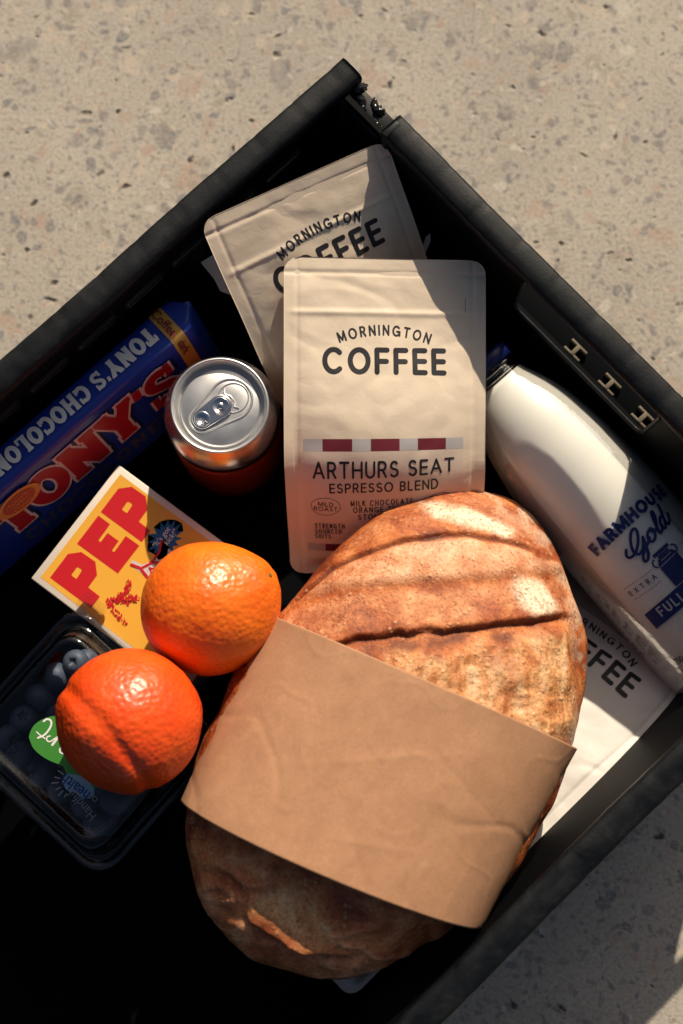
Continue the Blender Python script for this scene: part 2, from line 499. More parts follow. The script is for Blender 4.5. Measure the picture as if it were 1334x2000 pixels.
def wall_side(length, openings=(), posts=(), gap0=0.0):
    """one crate side in its own frame: runs along x, outer rim edge at y=0, inside towards -y"""
    parts = []
    x0, x1 = -length / 2, length / 2
    t = 0.0032; yi = -RIM            # wall sheet lies at the inner edge of the rim
    body = MB()
    x = x0
    for (a, b_, za, zb) in sorted(openings):
        if a > x: body.box(x, a, yi, yi + t, 0.010, 0.1512)
        body.box(a, b_, yi, yi + t, 0.010, za)
        if zb < 0.1500: body.box(a, b_, yi, yi + t, zb, 0.1512)
        x = b_
    body.box(x, x1, yi, yi + t, 0.010, 0.1512)
    body.box(x0, x1, yi + t, yi + 0.010, 0.090, 0.094)          # outer horizontal stiffener
    parts.append(('wall_panel', body, 0.0))
    for (a, b_, za, zb) in openings:                             # moulded lip round each opening
        fr = MB(); rr = min(0.006, (zb - za) / 2 - 0.0005)
        hx, hz_ = (b_ - a) / 2, (zb - za) / 2
        P = [((a + b_) / 2 + px_, yi - 0.0002, (za + zb) / 2 + pz_) for px_, pz_ in rrect(hx, hz_, rr, 5)]
        fr.tube(P, 0.0013, 6, True)
        parts.append(('slot_lip', fr, 0.0))
    if posts:                                                    # ledge outside the opening, its ribs given a painted sunlit tone
        lg = MB(); lg.box(openings[0][0] - 0.01, openings[0][1] + 0.01, yi + t, 0.0060, 0.0985, 0.1010)
        parts.append(('ledge', lg, 0.0006))
    for x in posts:
        p = MB()
        p.box(x - 0.0014, x + 0.0014, yi + 0.0034, yi + 0.0108, 0.1009, 0.1047)
        p.box(x - 0.0062, x + 0.0062, yi + 0.0033, yi + 0.0051, 0.1009, 0.1045)
        p.box(x - 0.0062, x + 0.0062, yi + 0.0097, yi + 0.0115, 0.1009, 0.1045)
        parts.append(('sunlit_tone_rib', p, 0.0005))
    # rim: a rounded rail with a down-turned lip, slightly wavy from use
    prof = [(-RIM - 0.0012, 0.1478), (-RIM - 0.0014, 0.1530), (-RIM + 0.0006, 0.1546), (-0.0100, 0.1551), (-0.0030, 0.1550), (-0.0008, 0.1542), (0, 0.1520), (0.0004, 0.1400), (-0.0022, 0.1400), (-0.0024, 0.1490)]
    n = int((length - gap0) / 0.0025)
    V = []
    for i in range(n + 1):
        x = x0 + gap0 + (length - gap0) * i / n
        q = (x / 0.029) % 1.0; st = sstep(0.0, 0.06, q) * (1 - sstep(0.86, 0.94, q))
        wob = 0.0012 * nz(x * 9, length * 9, 0.3) + 0.00015 * st; wz = 0.0003 * nz(x * 30, length * 5, 2.2) + 0.00022 * st
        hand = max([sstep(a - 0.012, a, x) * (1 - sstep(b_, b_ + 0.012, x)) for (a, b_, za, zb) in openings if b_ - a > 0.05] or [0.0])
        for (y, z) in prof: V.append((x, y + wob, (z if z > 0.1485 else z + (0.1505 - z) * hand) + wz))
    F = grid_faces(len(prof), n + 1, 0, True)
    F.append(tuple(range(len(prof)))); F.append(tuple(reversed([n * len(prof) + i for i in range(len(prof))])))
    rim = MB(); rim.add(V, F)
    parts.append(('rim', rim, 0.0))
    return parts

def place_side(parts, pos, rot, name, label=None):
    side = empty(name, pos, rot)
    side.parent = crate
    shared = {}
    for nm, mb, bev in parts:
        mb.build(nm, M['worn'] if nm == 'sunlit_tone_rib' else M['black_wall'] if nm == 'wall_panel' else M['black_floor'] if nm == 'ledge' else M['black'], side, smooth=(nm in ('rim', 'slot_lip')), bevel=bev)
    if label: side['label'] = label
    return side

def rrect(hx, hy, r, n=10):
    pts = []
    for cx, cy, a0 in ((hx - r, hy - r, 0), (-hx + r, hy - r, 90), (-hx + r, -hy + r, 180), (hx - r, -hy + r, 270)):
        for i in range(n + 1): pts.append((cx + r * math.cos(R(a0 + 90 * i / n)), cy + r * math.sin(R(a0 + 90 * i / n))))
    return pts
# local frame: +y is the E2 side (upper left in the picture), +x is the E1 side
place_side(wall_side(CL, [(CL / 2 - 0.075 - k * 0.036, CL / 2 - 0.047 - k * 0.036, 0.124, 0.132) for k in range(11)]), (0, CW / 2, 0), 0, 'side_wall')
place_side(wall_side(CW - 0.034, [(-0.043, 0.062, 0.1040, 0.1525)], [0.001, 0.029, 0.056], gap0=0.030), (CL / 2, 0, 0), -math.pi / 2, 'side_wall')
place_side(wall_side(CL), (0, -CW / 2, 0), math.pi, 'side_wall')
place_side(wall_side(CW - 0.034), (-CL / 2, 0, 0), math.pi / 2, 'side_wall')
b = MB(); b.box(-CL / 2 + 0.014, CL / 2 - 0.014, -CW / 2 + 0.014, CW / 2 - 0.014, 0.006, 0.0105)
fl = b.build('floor_panel', M['black_floor'], crate, bevel=0.0005)
for i in range(9):
    rb = MB(); x = -CL / 2 + 0.06 + i * 0.06
    rb.box(x - 0.0025, x + 0.0025, -CW / 2 + 0.02, CW / 2 - 0.02, 0.0, 0.0061)
    rb.build('floor_rib', M['black'], crate)
# hinge knuckles in the corner gap next to the slotted end wall
hz = empty('hinge', (CL / 2, CW / 2, 0)); hz.parent = crate; hz['label'] = 'worn hinge with broken shiny knuckles in the crate corner gap'
random.seed(5)
for k in range(7):                                    # broken stubs, each a crushed lump of its own
    bm = bmesh.new(); bmesh.ops.create_icosphere(bm, subdivisions=3, radius=1)
    sx, sy, sz = random.uniform(.0028, .0052), random.uniform(.0016, .0032), random.uniform(.0014, .0034)
    for v_ in bm.verts:
        q = v_.co.copy(); f = 1 + 0.55 * nz(q.x * 2.3 + k * 5, q.y * 2.3, q.z * 2.3, 3)
        v_.co = Vector((q.x * sx, q.y * sy, q.z * sz)) * f
    me = bpy.data.meshes.new('knuckle'); bm.to_mesh(me); bm.free(); me.materials.append(M['shiny'])
    me.polygons.foreach_set('use_smooth', [True] * len(me.polygons))
    kn = bpy.data.objects.new('knuckle', me); col.objects.link(kn); kn.parent = hz
    kn.location = (-0.0075 + random.uniform(-0.004, 0.004), -0.0185 - k * 0.0042 + random.uniform(-.001, .001), 0.1455 + random.uniform(-0.003, 0.0035))
    kn.rotation_euler = (random.uniform(-.4, .4), random.uniform(-.4, .4), random.uniform(0, 6))
hb = MB(); hb.box(-0.0160, -0.0008, -0.0460, -0.016, 0.118, 0.1448)
hb.build('hinge_block', M['black'], hz, bevel=0.0015)
hb = MB(); hb.box(-0.0160, -0.0035, -0.0525, -0.0475, 0.139, 0.1555)
hb.build('hinge_stop', M['black'], hz, bevel=0.0012)
hb = MB(); hb.box(-0.0170, 0.0004, -0.0180, -0.0002, 0.010, 0.1480)
hb.build('corner_post', M['black'], hz, bevel=0.002)

# ------------------------------------------------------------------ coffee bags
def catmull(pts, n=16):
    P = [Vector(p) for p in pts]
    P = [P[0] * 2 - P[1]] + P + [P[-1] * 2 - P[-2]]
    out = []
    for i in range(1, len(P) - 2):
        for k in range(n):
            t = k / n
            a, b, c, d = P[i - 1], P[i], P[i + 1], P[i + 2]
            out.append(0.5 * ((2 * b) + (c - a) * t + (2 * a - 5 * b + 4 * c - d) * t * t + (3 * b - a - 3 * c + d) * t ** 3))
    out.append(P[-2])
    return out

class Bag:
    def __init__(s, name, label, spine, X, W, front=0.006, back=0.045, seed=0, m='cream', wrinkle=1.0, twist=0.0):
        pts = catmull(spine)
        d = [0.0]
        for a, b_ in zip(pts[:-1], pts[1:]): d.append(d[-1] + (b_ - a).length)
        s.d, s.pts, s.L, s.X0, s.W = d, pts, d[-1], Vector(X).normalized(), W
        s.fb, s.bb, s.seed, s.wr = front, back, seed, wrinkle
        s.root = empty(name, tuple(pts[-1]))
        tag(s.root, label, 'coffee bag', 'stand-up pouches of coffee')
        s.mat = M[m]
        s.make()
    def spine(s, v):
        v = min(max(v, 0), s.L)
        k = int(np.searchsorted(s.d, v)) ; k = min(max(k, 1), len(s.d) - 1)
        t = (v - s.d[k - 1]) / (s.d[k] - s.d[k - 1] + 1e-9)
        p = s.pts[k - 1].lerp(s.pts[k], t)
        k0, k1 = max(k - 3, 0), min(k + 2, len(s.pts) - 1)
        T = (s.pts[k1] - s.pts[k0]).normalized()
        X = (s.X0 - T * s.X0.dot(T)).normalized()
        return p, X, X.cross(-T).normalized()
    def prof(s, u, v):
        q = abs(u) / (s.W / 2)
        fin = 0.90
        cu = (1 - min(1, q / fin) ** 3.0) if q < fin else 0
        gv = sstep(0.10, 0.55, v / s.L) * (1 - sstep(0.93, 0.985, v / s.L))
        return cu * gv
    def front(s, u, v):
        p, X, N = s.spine(v)
        k = s.prof(u, v)
        sd = s.seed * 7.3
        inner = sstep(0, 0.012, v) * sstep(0, 0.010, s.W / 2 - abs(u))
        w = 0.00075 * nz(u * 26, v * 30, sd, 3) * (0.3 + 0.7 * inner)
        # crumple facets: sharp folds radiating under the zip line
        f1 = abs(nz(u * 16 + 3, v * 22 + sd, 4.0 + sd, 2))
        w -= 0.0016 * max(0, 0.22 - f1) * inner * (1.2 - v / s.L)
        # heat seal and zip emboss
        w -= 0.0004 * math.exp(-((v - 0.0085) / 0.0012) ** 2)
        w += 0.0005 * math.exp(-((v - 0.031) / 0.0016) ** 2) * inner
        w -= 0.0003 * math.exp(-((s.W / 2 - abs(u) - 0.0075) / 0.0012) ** 2)
        return p + X * u + N * (s.fb * k + w * s.wr)
    def backp(s, u, v):
        p, X, N = s.spine(v)
        return p + X * u - N * (s.bb * s.prof(u, v) + 0.0006)
    def make(s):
        nu, nv = 132, 216
        r = 0.0085
        V = []
        for side in (0, 1):
            for j in range(nv):
                v = s.L * j / (nv - 1)
                e = min(v, s.L - v)
                hw = s.W / 2 - (r - math.sqrt(max(0, r * r - (r - e) ** 2)) if e < r else 0)
                for i in range(nu):
                    t = -1 + 2 * i / (nu - 1)
                    u = math.sin(t * math.pi / 2) * 0.35 * hw + t * 0.65 * hw
                    V.append(s.front(u, v) if side == 0 else s.backp(u, v))
        F = [tuple(reversed(q)) for q in grid_faces(nu, nv)] + grid_faces(nu, nv, nu * nv)
        o2 = nu * nv
        for j in range(nv - 1):
            F.append((j * nu, (j + 1) * nu, o2 + (j + 1) * nu, o2 + j * nu))
            F.append((j * nu + nu - 1, o2 + j * nu + nu - 1, o2 + (j + 1) * nu + nu - 1, (j + 1) * nu + nu - 1))
        for i in range(nu - 1):
            F.append((i, o2 + i, o2 + i + 1, i + 1))
            q = (nv - 1) * nu
            F.append((q + i, q + i + 1, o2 + q + i + 1, o2 + q + i))
        o = mesh_obj('pouch', V, F, s.mat)
        world_child(o, s.root)
    def surf(s):
        # decals use y up, so v = -y
        return surf_of(lambda x, y: s.front(x, -y))
    def logo(s, v1=0.0478, dx=0.0):
        rad = 0.068
        d = Decal()
        def arch(p, cx):
            th = (cx - dx) / rad
            ox, oy = p[0] - cx, p[1]
            return (dx + (rad + oy) * math.sin(th) + ox * math.cos(th) , (rad + oy) * math.cos(th) - rad - ox * math.sin(th) - v1)
        d.text('MORNINGTON', dx, 0.0046, 0.0063, 0.00105, gap=0.2, width=0.0490, tf=arch)
        d.build('brand_arch_lettering', s.surf(), M['ink'], s.root, 0.00010)
        d = Decal()
        d.text('COFFEE', dx, -(v1 + 0.0176), 0.0155, 0.0029, gap=0.17, width=0.0705)
        d.build('brand_lettering', s.surf(), M['ink'], s.root, 0.00010)
    def stripes(s, v0, v1, x0, x1, dark='burgundy', light='greyblue'):
        edges = [592, 628, 685, 721, 777, 813, 869, 905]
        X = [x0 + (x1 - x0) * (e - 592) / (905 - 592) for e in edges]
        for k in range(7):
            d = Decal(); d.rect(X[k], -v1, X[k + 1], -v0)
            d.build('stripe', s.surf(), M[dark if k % 2 else light], s.root, 0.00010)

# front bag
BAG1 = [(0.0249, 0.2384, 0.1325), (0.0249, 0.1996, 0.1275), (0.0249, 0.1596, 0.1215), (0.0249, 0.1399, 0.117), (0.025, 0.1261, 0.112), (0.0253, 0.1155, 0.1045), (0.0256, 0.1039, 0.0925), (0.0261, 0.0908, 0.0775), (0.0264, 0.0798, 0.0665), (0.0266, 0.069, 0.0605)]
bag = Bag('coffee_bag', 'upright cream coffee bag with burgundy stripe, in front, behind the loaf',
          BAG1,
          (1, 0, -0.10), 0.1150, front=0.0065, back=0.046, seed=1, wrinkle=1.35)
yv = lambda y: float(np.interp(y, [505, 640, 780, 850, 900, 940, 985, 1035, 1075, 1112], [bag.d[16 * k] for k in range(len(BAG1))]))
xu = lambda x: (x - 753) * 0.000289
bag.logo(yv(733) - 0.0176, -0.0008)
d = Decal(); d.rect(xu(592), -yv(1060), xu(906), -yv(856)); d.build('label', bag.surf(), M['label'], bag.root, 0.00007)
bag.stripes(yv(855), yv(877), xu(592), xu(906))
bag.stripes(yv(1045), yv(1060), xu(592), xu(906))
d = Decal()
d.text('ARTHURS SEAT', xu(748), -yv(922), yv(922) - yv(894), 0.00125, gap=0.17, width=0.0808)
d.text('ESPRESSO BLEND', xu(747.5), -yv(948), yv(948) - yv(930), 0.00088, gap=0.18, width=0.0622)
d.build('blend_lettering', bag.surf(), M['ink'], bag.root, 0.00016)
d = Decal()
for cx, l1, l2 in ((632, 'MILD', 'ROAST'), (861, '', '')):
    d.stroke([(xu(cx) + 0.0083 * math.cos(a), -yv(973) + 0.0060 * math.sin(a)) for a in np.linspace(0, 2 * math.pi, 49)], 0.0003)
    if l1:
        d.text(l1, xu(cx), -yv(972.5), 0.0030, 0.00040, gap=0.2, wx=0.95)
        d.text(l2, xu(cx), -yv(981.5), 0.0030, 0.00040, gap=0.2, wx=0.95)
for s_, y, w in (('MILK CHOCOLATE,', 973, 0.0372), ('ORANGE ZEST &', 985.5, 0.0345), ('STONE FRUIT', 998, 0.0290)):
    d.text(s_, xu(746), -yv(y), 0.0040, 0.00050, gap=0.24, width=w)
for s_, y, w in (('STRENGTH', 1013, 0.0171), ('SOURCED', 1023, 0.0154), ('SUITS', 1033, 0.0090)):
    d.text(s_, xu(609), -yv(y), 0.0036, 0.00046, gap=0.24, width=w, align='l')
    for q in range(60):
        d.dot(xu(609) + w + 0.0014 + q * 0.0009, -yv(y) + 0.0003, 0.00016)
d.build('label_small_print', bag.surf(), M['ink'], bag.root, 0.00016)
d = Decal(); d.stroke([(xu(911), -yv(580)), (xu(910.5), -yv(608))], 0.00022); d.build('tear_mark', bag.surf(), M['ink'], bag.root)

# bag leaning in the crate corner
bag2 = Bag('coffee_bag', 'coffee bag leaning into the top crate corner, behind the upright one',
           [(-0.0264, 0.2774, 0.1500), (-0.0170, 0.2565, 0.1370), (-0.0060, 0.2340, 0.1195), (0.0060, 0.2090, 0.095), (0.0130, 0.1980, 0.066), (0.0160, 0.1930, 0.040)],
           (0.0969, 0.0647, -0.006), 0.1165, front=0.003, back=0.026, seed=2, wrinkle=1.3)
bag2.logo(0.0370, 0.002)
bag2.stripes(0.092, 0.1, -0.045, 0.045, 'teal')

# bag lying under the loaf and the bottle
bag3 = Bag('coffee_bag', 'pale coffee bag lying flat between the loaf and the milk bottle',
           [(0.1800, 0.0500, 0.016), (0.1620, 0.0290, 0.044), (0.1380, 0.0060, 0.057), (0.1093, -0.0180, 0.0600), (0.0641, -0.0611, 0.060), (0.0350, -0.0890, 0.056)],
           (0.67, -0.703, 0.22), 0.1150, front=0.003, back=0.020, seed=3, m='white_pouch', wrinkle=1.8)
bag3.logo(0.0470, -0.003)
# bag under the loaf's lower end
bag4 = Bag('coffee_bag', 'shaded coffee bag under the lower end of the loaf, teal print at its edge',
           [(-0.0450, -0.0450, 0.046), (-0.0140, -0.0770, 0.049), (0.0160, -0.1100, 0.050), (0.0470, -0.1425, 0.048)],
           (-0.728, -0.686, 0.0), 0.1150, front=0.002, back=0.018, seed=4, m='white_pouch')
bag4.stripes(bag4.L - 0.018, bag4.L - 0.008, -0.045, 0.050, 'teal', 'teal')

# ------------------------------------------------------------------ loaf and sleeve
crust = mat('bread_crust', rough=0.55, spec=0.35)
def crust_mat():
    m = crust
    n, l, b = nodes(m)
    at = n.new('ShaderNodeAttribute'); at.attribute_name = 'zones'
    sep = n.new('ShaderNodeSeparateColor'); l.new(at.outputs['Color'], sep.inputs[0])
    big = tex_noise(m, 42, 6, 0.66, dist=0.4)
    fine = tex_noise(m, 260, 6, 0.75)
    speck = tex_noise(m, 520, 4, 0.7)
    dark = ramp(m, big.outputs[0], [(0.30, (0.13, 0.020, 0.006)), (0.46, (0.36, 0.080, 0.020)), (0.57, (0.54, 0.165, 0.044)), (0.72, (0.68, 0.28, 0.095))])
    light = ramp(m, big.outputs[0], [(0.32, (0.48, 0.145, 0.05)), (0.46, (0.70, 0.30, 0.135)), (0.56, (0.79, 0.43, 0.24)), (0.68, (0.86, 0.58, 0.38))])
    stre = tex_noise(m, 120, 5, 0.65, vec_scale=(1, 0.35, 1), dist=0.5)
    torn = ramp(m, stre.outputs[0], [(0.32, (0.34, 0.10, 0.03)), (0.44, (0.60, 0.26, 0.095)), (0.54, (0.74, 0.42, 0.19)), (0.66, (0.84, 0.58, 0.34))])
    c = mix(m, sep.outputs[1], dark.outputs[0], light.outputs[0])       # G: pale, matte crust
    c = mix(m, sep.outputs[2], c, torn.outputs[0])                      # B: opened crumb
    fr = ramp(m, fine.outputs[0], [(0.30, (0.35,) * 3), (0.50, (1,) * 3)])
    fm = n.new('ShaderNodeMath'); fm.operation = 'MULTIPLY'; l.new(sep.outputs[0], fm.inputs[0]); l.new(fr.outputs[0], fm.inputs[1])
    c = mix(m, fm.outputs[0], c, (0.84, 0.70, 0.50))                    # R: flour
    sp = ramp(m, speck.outputs[0], [(0.33, (0.38, 0.25, 0.19)), (0.45, (0.95, 0.94, 0.93)), (0.56, (1.05, 1.06, 1.07)), (0.68, (1.28, 1.34, 1.4))])
    # blisters: small raised cells of the crust, paler on top
    tcx = n.new('ShaderNodeTexCoord')
    bl = n.new('ShaderNodeTexVoronoi'); bl.inputs['Scale'].default_value = 300; l.new(tcx.outputs['Object'], bl.inputs['Vector'])
    bm_ = tex_noise(m, 70, 3, 0.6)
    bsel = n.new('ShaderNodeMapRange'); bsel.inputs[1].default_value = 0.48; bsel.inputs[2].default_value = 0.62; l.new(bm_.outputs[0], bsel.inputs[0])
    bcap = n.new('ShaderNodeMapRange'); bcap.inputs[1].default_value = 0.42; bcap.inputs[2].default_value = 0.05; l.new(bl.outputs['Distance'], bcap.inputs[0])
    bmul = n.new('ShaderNodeMath'); bmul.operation = 'MULTIPLY'; l.new(bsel.outputs[0], bmul.inputs[0]); l.new(bcap.outputs[0], bmul.inputs[1])
    bhalf = n.new('ShaderNodeMath'); bhalf.operation = 'MULTIPLY'; bhalf.inputs[1].default_value = 0.6; l.new(bmul.outputs[0], bhalf.inputs[0])
    c = mix(m, bhalf.outputs[0], c, (0.80, 0.50, 0.28))
    # baked-dark creases
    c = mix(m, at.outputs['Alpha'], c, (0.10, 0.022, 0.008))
    mul = n.new('ShaderNodeMix'); mul.data_type = 'RGBA'; mul.blend_type = 'MULTIPLY'; mul.inputs[0].default_value = 0.8
    l.new(c, mul.inputs[6]); l.new(sp.outputs[0], mul.inputs[7])
    l.new(mul.outputs[2], b.inputs['Base Color'])
    k = bump(m, fine.outputs[0], 0.55, 0.0013)
    k = bump(m, bmul.outputs[0], 0.6, 0.0010, k)
    bump(m, speck.outputs[0], 0.35, 0.0007, k)
    rr = ramp(m, big.outputs[0], [(0.3, (0.34,) * 3), (0.7, (0.62,) * 3)])
    l.new(rr.outputs[0], b.inputs['Roughness'])
crust_mat()

OUT = [(0.0703, 0.1103), (0.1011, 0.1028), (0.1197, 0.0806), (0.1279, 0.0542), (0.1359, 0.0251), (0.1360, -0.0008), (0.1286, -0.0320), (0.1080, -0.0740),
       (0.0727, -0.1191), (0.0458, -0.1370), (0.0261, -0.1478), (0.0092, -0.1559), (-0.0048, -0.1572), (-0.0244, -0.1532), (-0.0468, -0.1465), (-0.0638, -0.1343),
       (-0.0782, -0.1126), (-0.0857, -0.0851), (-0.0840, -0.0600), (-0.0681, -0.0159), (-0.0326, 0.0410), (-0.0196, 0.0571), (0.0068, 0.0806), (0.0244, 0.0954), (0.0481, 0.1058)]
LC = np.array([0.0270, -0.0230])
AX = np.array([0.40, 0.917])                        # long axis of the loaf, towards its sunny end
LTILT = 0.165                                       # the shaded end lies higher, on the bags below
LZ, LT, LB = 0.108, 0.052, 0.037                    # equator height, dome above, depth below
_ang = np.array([math.atan2(y - LC[1], x - LC[0]) for x, y in OUT]); _rad = np.array([math.hypot(x - LC[0], y - LC[1]) for x, y in OUT])
_o = np.argsort(_ang); _ang, _rad = _ang[_o], _rad[_o]
_A = np.concatenate([_ang - 2 * math.pi, _ang, _ang + 2 * math.pi]); _Rr = np.concatenate([_rad] * 3)
_fa = np.linspace(-math.pi, math.pi, 721)
_fr = np.interp(_fa, _A, _Rr)
_k = np.hanning(31); _k /= _k.sum()
_fr = np.convolve(np.concatenate([_fr[:-1]] * 3), _k, 'same')[720:1440]
def rad_at(phi): return float(np.interp((phi + math.pi) % (2 * math.pi) - math.pi, _fa[:-1], _fr, period=2 * math.pi))
SCO = dict(
 A=([-0.040, -0.0290, -0.0055, 0.009, 0.0282, 0.0586, 0.0802, 0.0987, 0.115], [0.030, 0.0423, 0.0624, 0.0701, 0.0778, 0.0828, 0.0806, 0.0767, 0.071]),
 B=([-0.060, -0.0304, -0.0054, 0.0171, 0.0498, 0.0879, 0.1071, 0.125], [0.030, 0.0407, 0.0483, 0.0510, 0.0532, 0.0559, 0.0586, 0.060]),
 C=([-0.050, -0.0046, 0.0114, 0.0411, 0.0780, 0.1079, 0.1228, 0.14], [0.012, 0.0207, 0.0242, 0.0274, 0.0315, 0.0350, 0.0369, 0.037]),
 S=([-0.09, -0.0396, -0.0183, 0.0063, 0.0309, 0.06], [-0.095, -0.1208, -0.1331, -0.1344, -0.1292, -0.112]))
def line(k, x): return float(np.interp(x, *SCO[k]))

def bread():
    nphi, npsi = 620, 240
    V, Z = [], []
    for j in range(npsi):
        psi = math.pi * 0.80 * (j / (npsi - 1)) ** 0.9
        sp, cp = math.sin(psi), math.cos(psi)
        rho = sp ** 0.80 if psi < math.pi / 2 else sp ** 0.55
        zz0 = LZ + (LT * max(0.0, 1 - rho ** 2.7) ** 0.54 if cp > 0 else -LB * (-cp / 0.809) ** 0.9)
        top = max(0.0, cp)
        for i in range(nphi):
            phi = 2 * math.pi * i / nphi
            r = rad_at(phi)
            ae = r * (math.cos(phi) * AX[0] + math.sin(phi) * AX[1])
            r *= 1 + 0.035 * sstep(0.03, 0.10, ae) - 0.032 * sstep(0.04, 0.12, -ae)
            x, y = LC[0] + math.cos(phi) * r * rho, LC[1] + math.sin(phi) * r * rho
            zz = zz0 - LTILT * ((x - LC[0]) * AX[0] + (y - LC[1]) * AX[1])
            h = 0.0
            fl = pale = torn = 0.0
            k = sstep(0.12, 0.45, top)
            lump = nz(x * 18, y * 18, zz * 18 + 3, 3)
            h += 0.0016 * lump + 0.0006 * nz(x * 70, y * 70, zz * 70, 3)
            ja = 0.0012 * nz(x * 60, y * 20, 1.1, 3)
            dA, dB, dC, dS = y - line('A', x) + ja, y - line('B', x) + ja, y - line('C', x) + ja * 1.6, y - line('S', x) + ja
            # A: a thin ear, crust above it steps up
            kA = k * sstep(-0.045, -0.01, x) * (1 - sstep(0.100, 0.112, x))
            h += kA * (0.0020 * math.exp(-max(0, dA) / 0.014) * sstep(-0.0003, 0.0014, dA) - 0.0012 * math.exp(-((dA + 0.0006) / 0.0012) ** 2))
            # band between A and B swells
            mid = sstep(0, 0.006, -dA) * sstep(-0.001, 0.006, dB)
            h += k * 0.0022 * mid
            # strip between B and C: flat old crust, C is its raised torn edge
            kC = k * sstep(-0.03, 0.01, x) * (1 - sstep(0.118, 0.132, x))
            lipc = 0.75 + 0.5 * nz(x * 35, 3.0, 1.0, 2)
            h += kC * (0.0032 * lipc * math.exp(-max(0, dC) / 0.018) * sstep(-0.0003, 0.0017, dC) - 0.0018 * math.exp(-((dC + 0.0016) / 0.0018) ** 2))
            bl = sstep(0.004, 0.013, -dC) * (1 - sstep(0.055, 0.075, -dC))
            h += kC * bl * (0.0026 + 0.0022 * nz(x * 52, y * 58, 6.0, 4))
            # shaded end: ridge
            kS = 1.1 * k * sstep(-0.075, -0.05, x) * (1 - sstep(0.04, 0.06, x)) * sstep(-0.30, 0.15, nz(x * 22, 4.0, 17.0, 3))
            h += kS * (0.0045 * math.exp(-max(0, dS) / 0.010) * sstep(0, 0.0016, dS) - 0.0025 * math.exp(-((dS + 0.002) / 0.002) ** 2))
            low = sstep(0.074, 0.092, -((x - LC[0]) * AX[0] + (y - LC[1]) * AX[1]))
            if low > 0:
                rg = 1 - abs(nz(x * 16 + y * 10, y * 34, 9.1, 3)) * 2.2
                h += low * sstep(0.02, 0.3, top) * (0.0024 * max(0, rg) ** 2 + 0.0010 * nz(x * 60, y * 60, 2.4, 4))
                pale = 0.0
            # colour zones
            pale = max(0.90 * mid * (0.75 + 0.5 * nz(x * 45, y * 60, 31.0, 3)), 0.55 * sstep(0, 0.008, dC) * sstep(0.0, 0.006, -dB) * (0.55 + 0.6 * nz(x * 40, y * 40, 2.0, 3)))
            pale = max(pale, 0.35 * sstep(0, .01, dA) * (0.5 + nz(x * 50, y * 50, 4.4, 3)))
            pale *= sstep(0.15, 0.5, top) if top < 0.5 else 1
            torn = kC * sstep(0.001, 0.004, -dC) * (1 - sstep(0.06, 0.075, -dC))
            torn *= 0.10 + 0.90 * sstep(0.006, 0.017, -dC + 0.010 * nz(x * 45, y * 45, 12.0, 3))
            torn *= 0.75 + 0.5 * nz(x * 30, y * 60, 15.0, 3)
            if low > 0: pale = max(pale, low * (0.10 + 0.45 * max(0, rg) ** 4))
            torn = max(torn, 0.75 * kS * sstep(0.002, 0.012, dS) * (1 - sstep(0.02, 0.035, dS)) * sstep(-0.1, 0.35, nz(x * 26, y * 26, 7.7, 3)))
            jag = 0.0060 * nz(x * 85, y * 85, 3.3, 5)
            f1 = (1 - sstep(0.35, 1.15, math.hypot((x - 0.0715) / 0.030, (y - 0.0925 + (x - 0.07) * 0.28) / 0.0085) + jag * 60)) * sstep(0.0005, 0.002, dA)
            f2 = (1 - sstep(0.5, 1.12, math.hypot((x - 0.1045 + (y - 0.047) * 0.55) / 0.0125, (y - 0.0465) / 0.0125) + jag * 45)) * sstep(0.0, 0.0025, dC)
            edge = sstep(0.05, 0.2, top) * (1 - sstep(0.3, 0.6, top)) * 0.45 * sstep(0.0, 0.4, nz(x * 70, y * 70, 5.5, 3)) * (x > 0.08)
            fl = max(f1, f2, edge, 0.25 * mid * sstep(0.0, 0.5, nz(x * 30, y * 45, 8.0, 3)))
            n_ = Vector((math.cos(phi) * sp, math.sin(phi) * sp, max(cp, -0.2) * 1.4 + 0.1)).normalized()
            V.append(Vector((x, y, zz)) + n_ * h)
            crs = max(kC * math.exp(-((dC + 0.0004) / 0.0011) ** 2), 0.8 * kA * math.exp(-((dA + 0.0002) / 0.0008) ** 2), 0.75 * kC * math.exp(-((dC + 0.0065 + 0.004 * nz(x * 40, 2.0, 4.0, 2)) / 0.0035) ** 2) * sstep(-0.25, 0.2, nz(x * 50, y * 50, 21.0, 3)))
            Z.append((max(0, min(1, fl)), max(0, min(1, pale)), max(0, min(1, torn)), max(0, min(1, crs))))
    F = grid_faces(nphi, npsi, 0, True)
    F.append(tuple((npsi - 1) * nphi + i for i in range(nphi)))
    F = [tuple(reversed(q)) for q in F[:-1]] + [F[-1]]
    F = [tuple(reversed(q)) for q in F]
    root = empty('bread_loaf', (LC[0], LC[1], LZ - LB))
    tag(root, 'crusty sourdough loaf with scored, flour dusted top', 'bread')
    o = mesh_obj('crust', V, F, crust)
    a = o.data.color_attributes.new('zones', 'FLOAT_COLOR', 'POINT')
    a.data.foreach_set('color', np.array(Z, float).ravel())
    bmm = bmesh.new(); bmm.from_mesh(o.data); bmesh.ops.recalc_face_normals(bmm, faces=bmm.faces[:]); bmm.to_mesh(o.data); bmm.free()
    world_child(o, root)
bread()

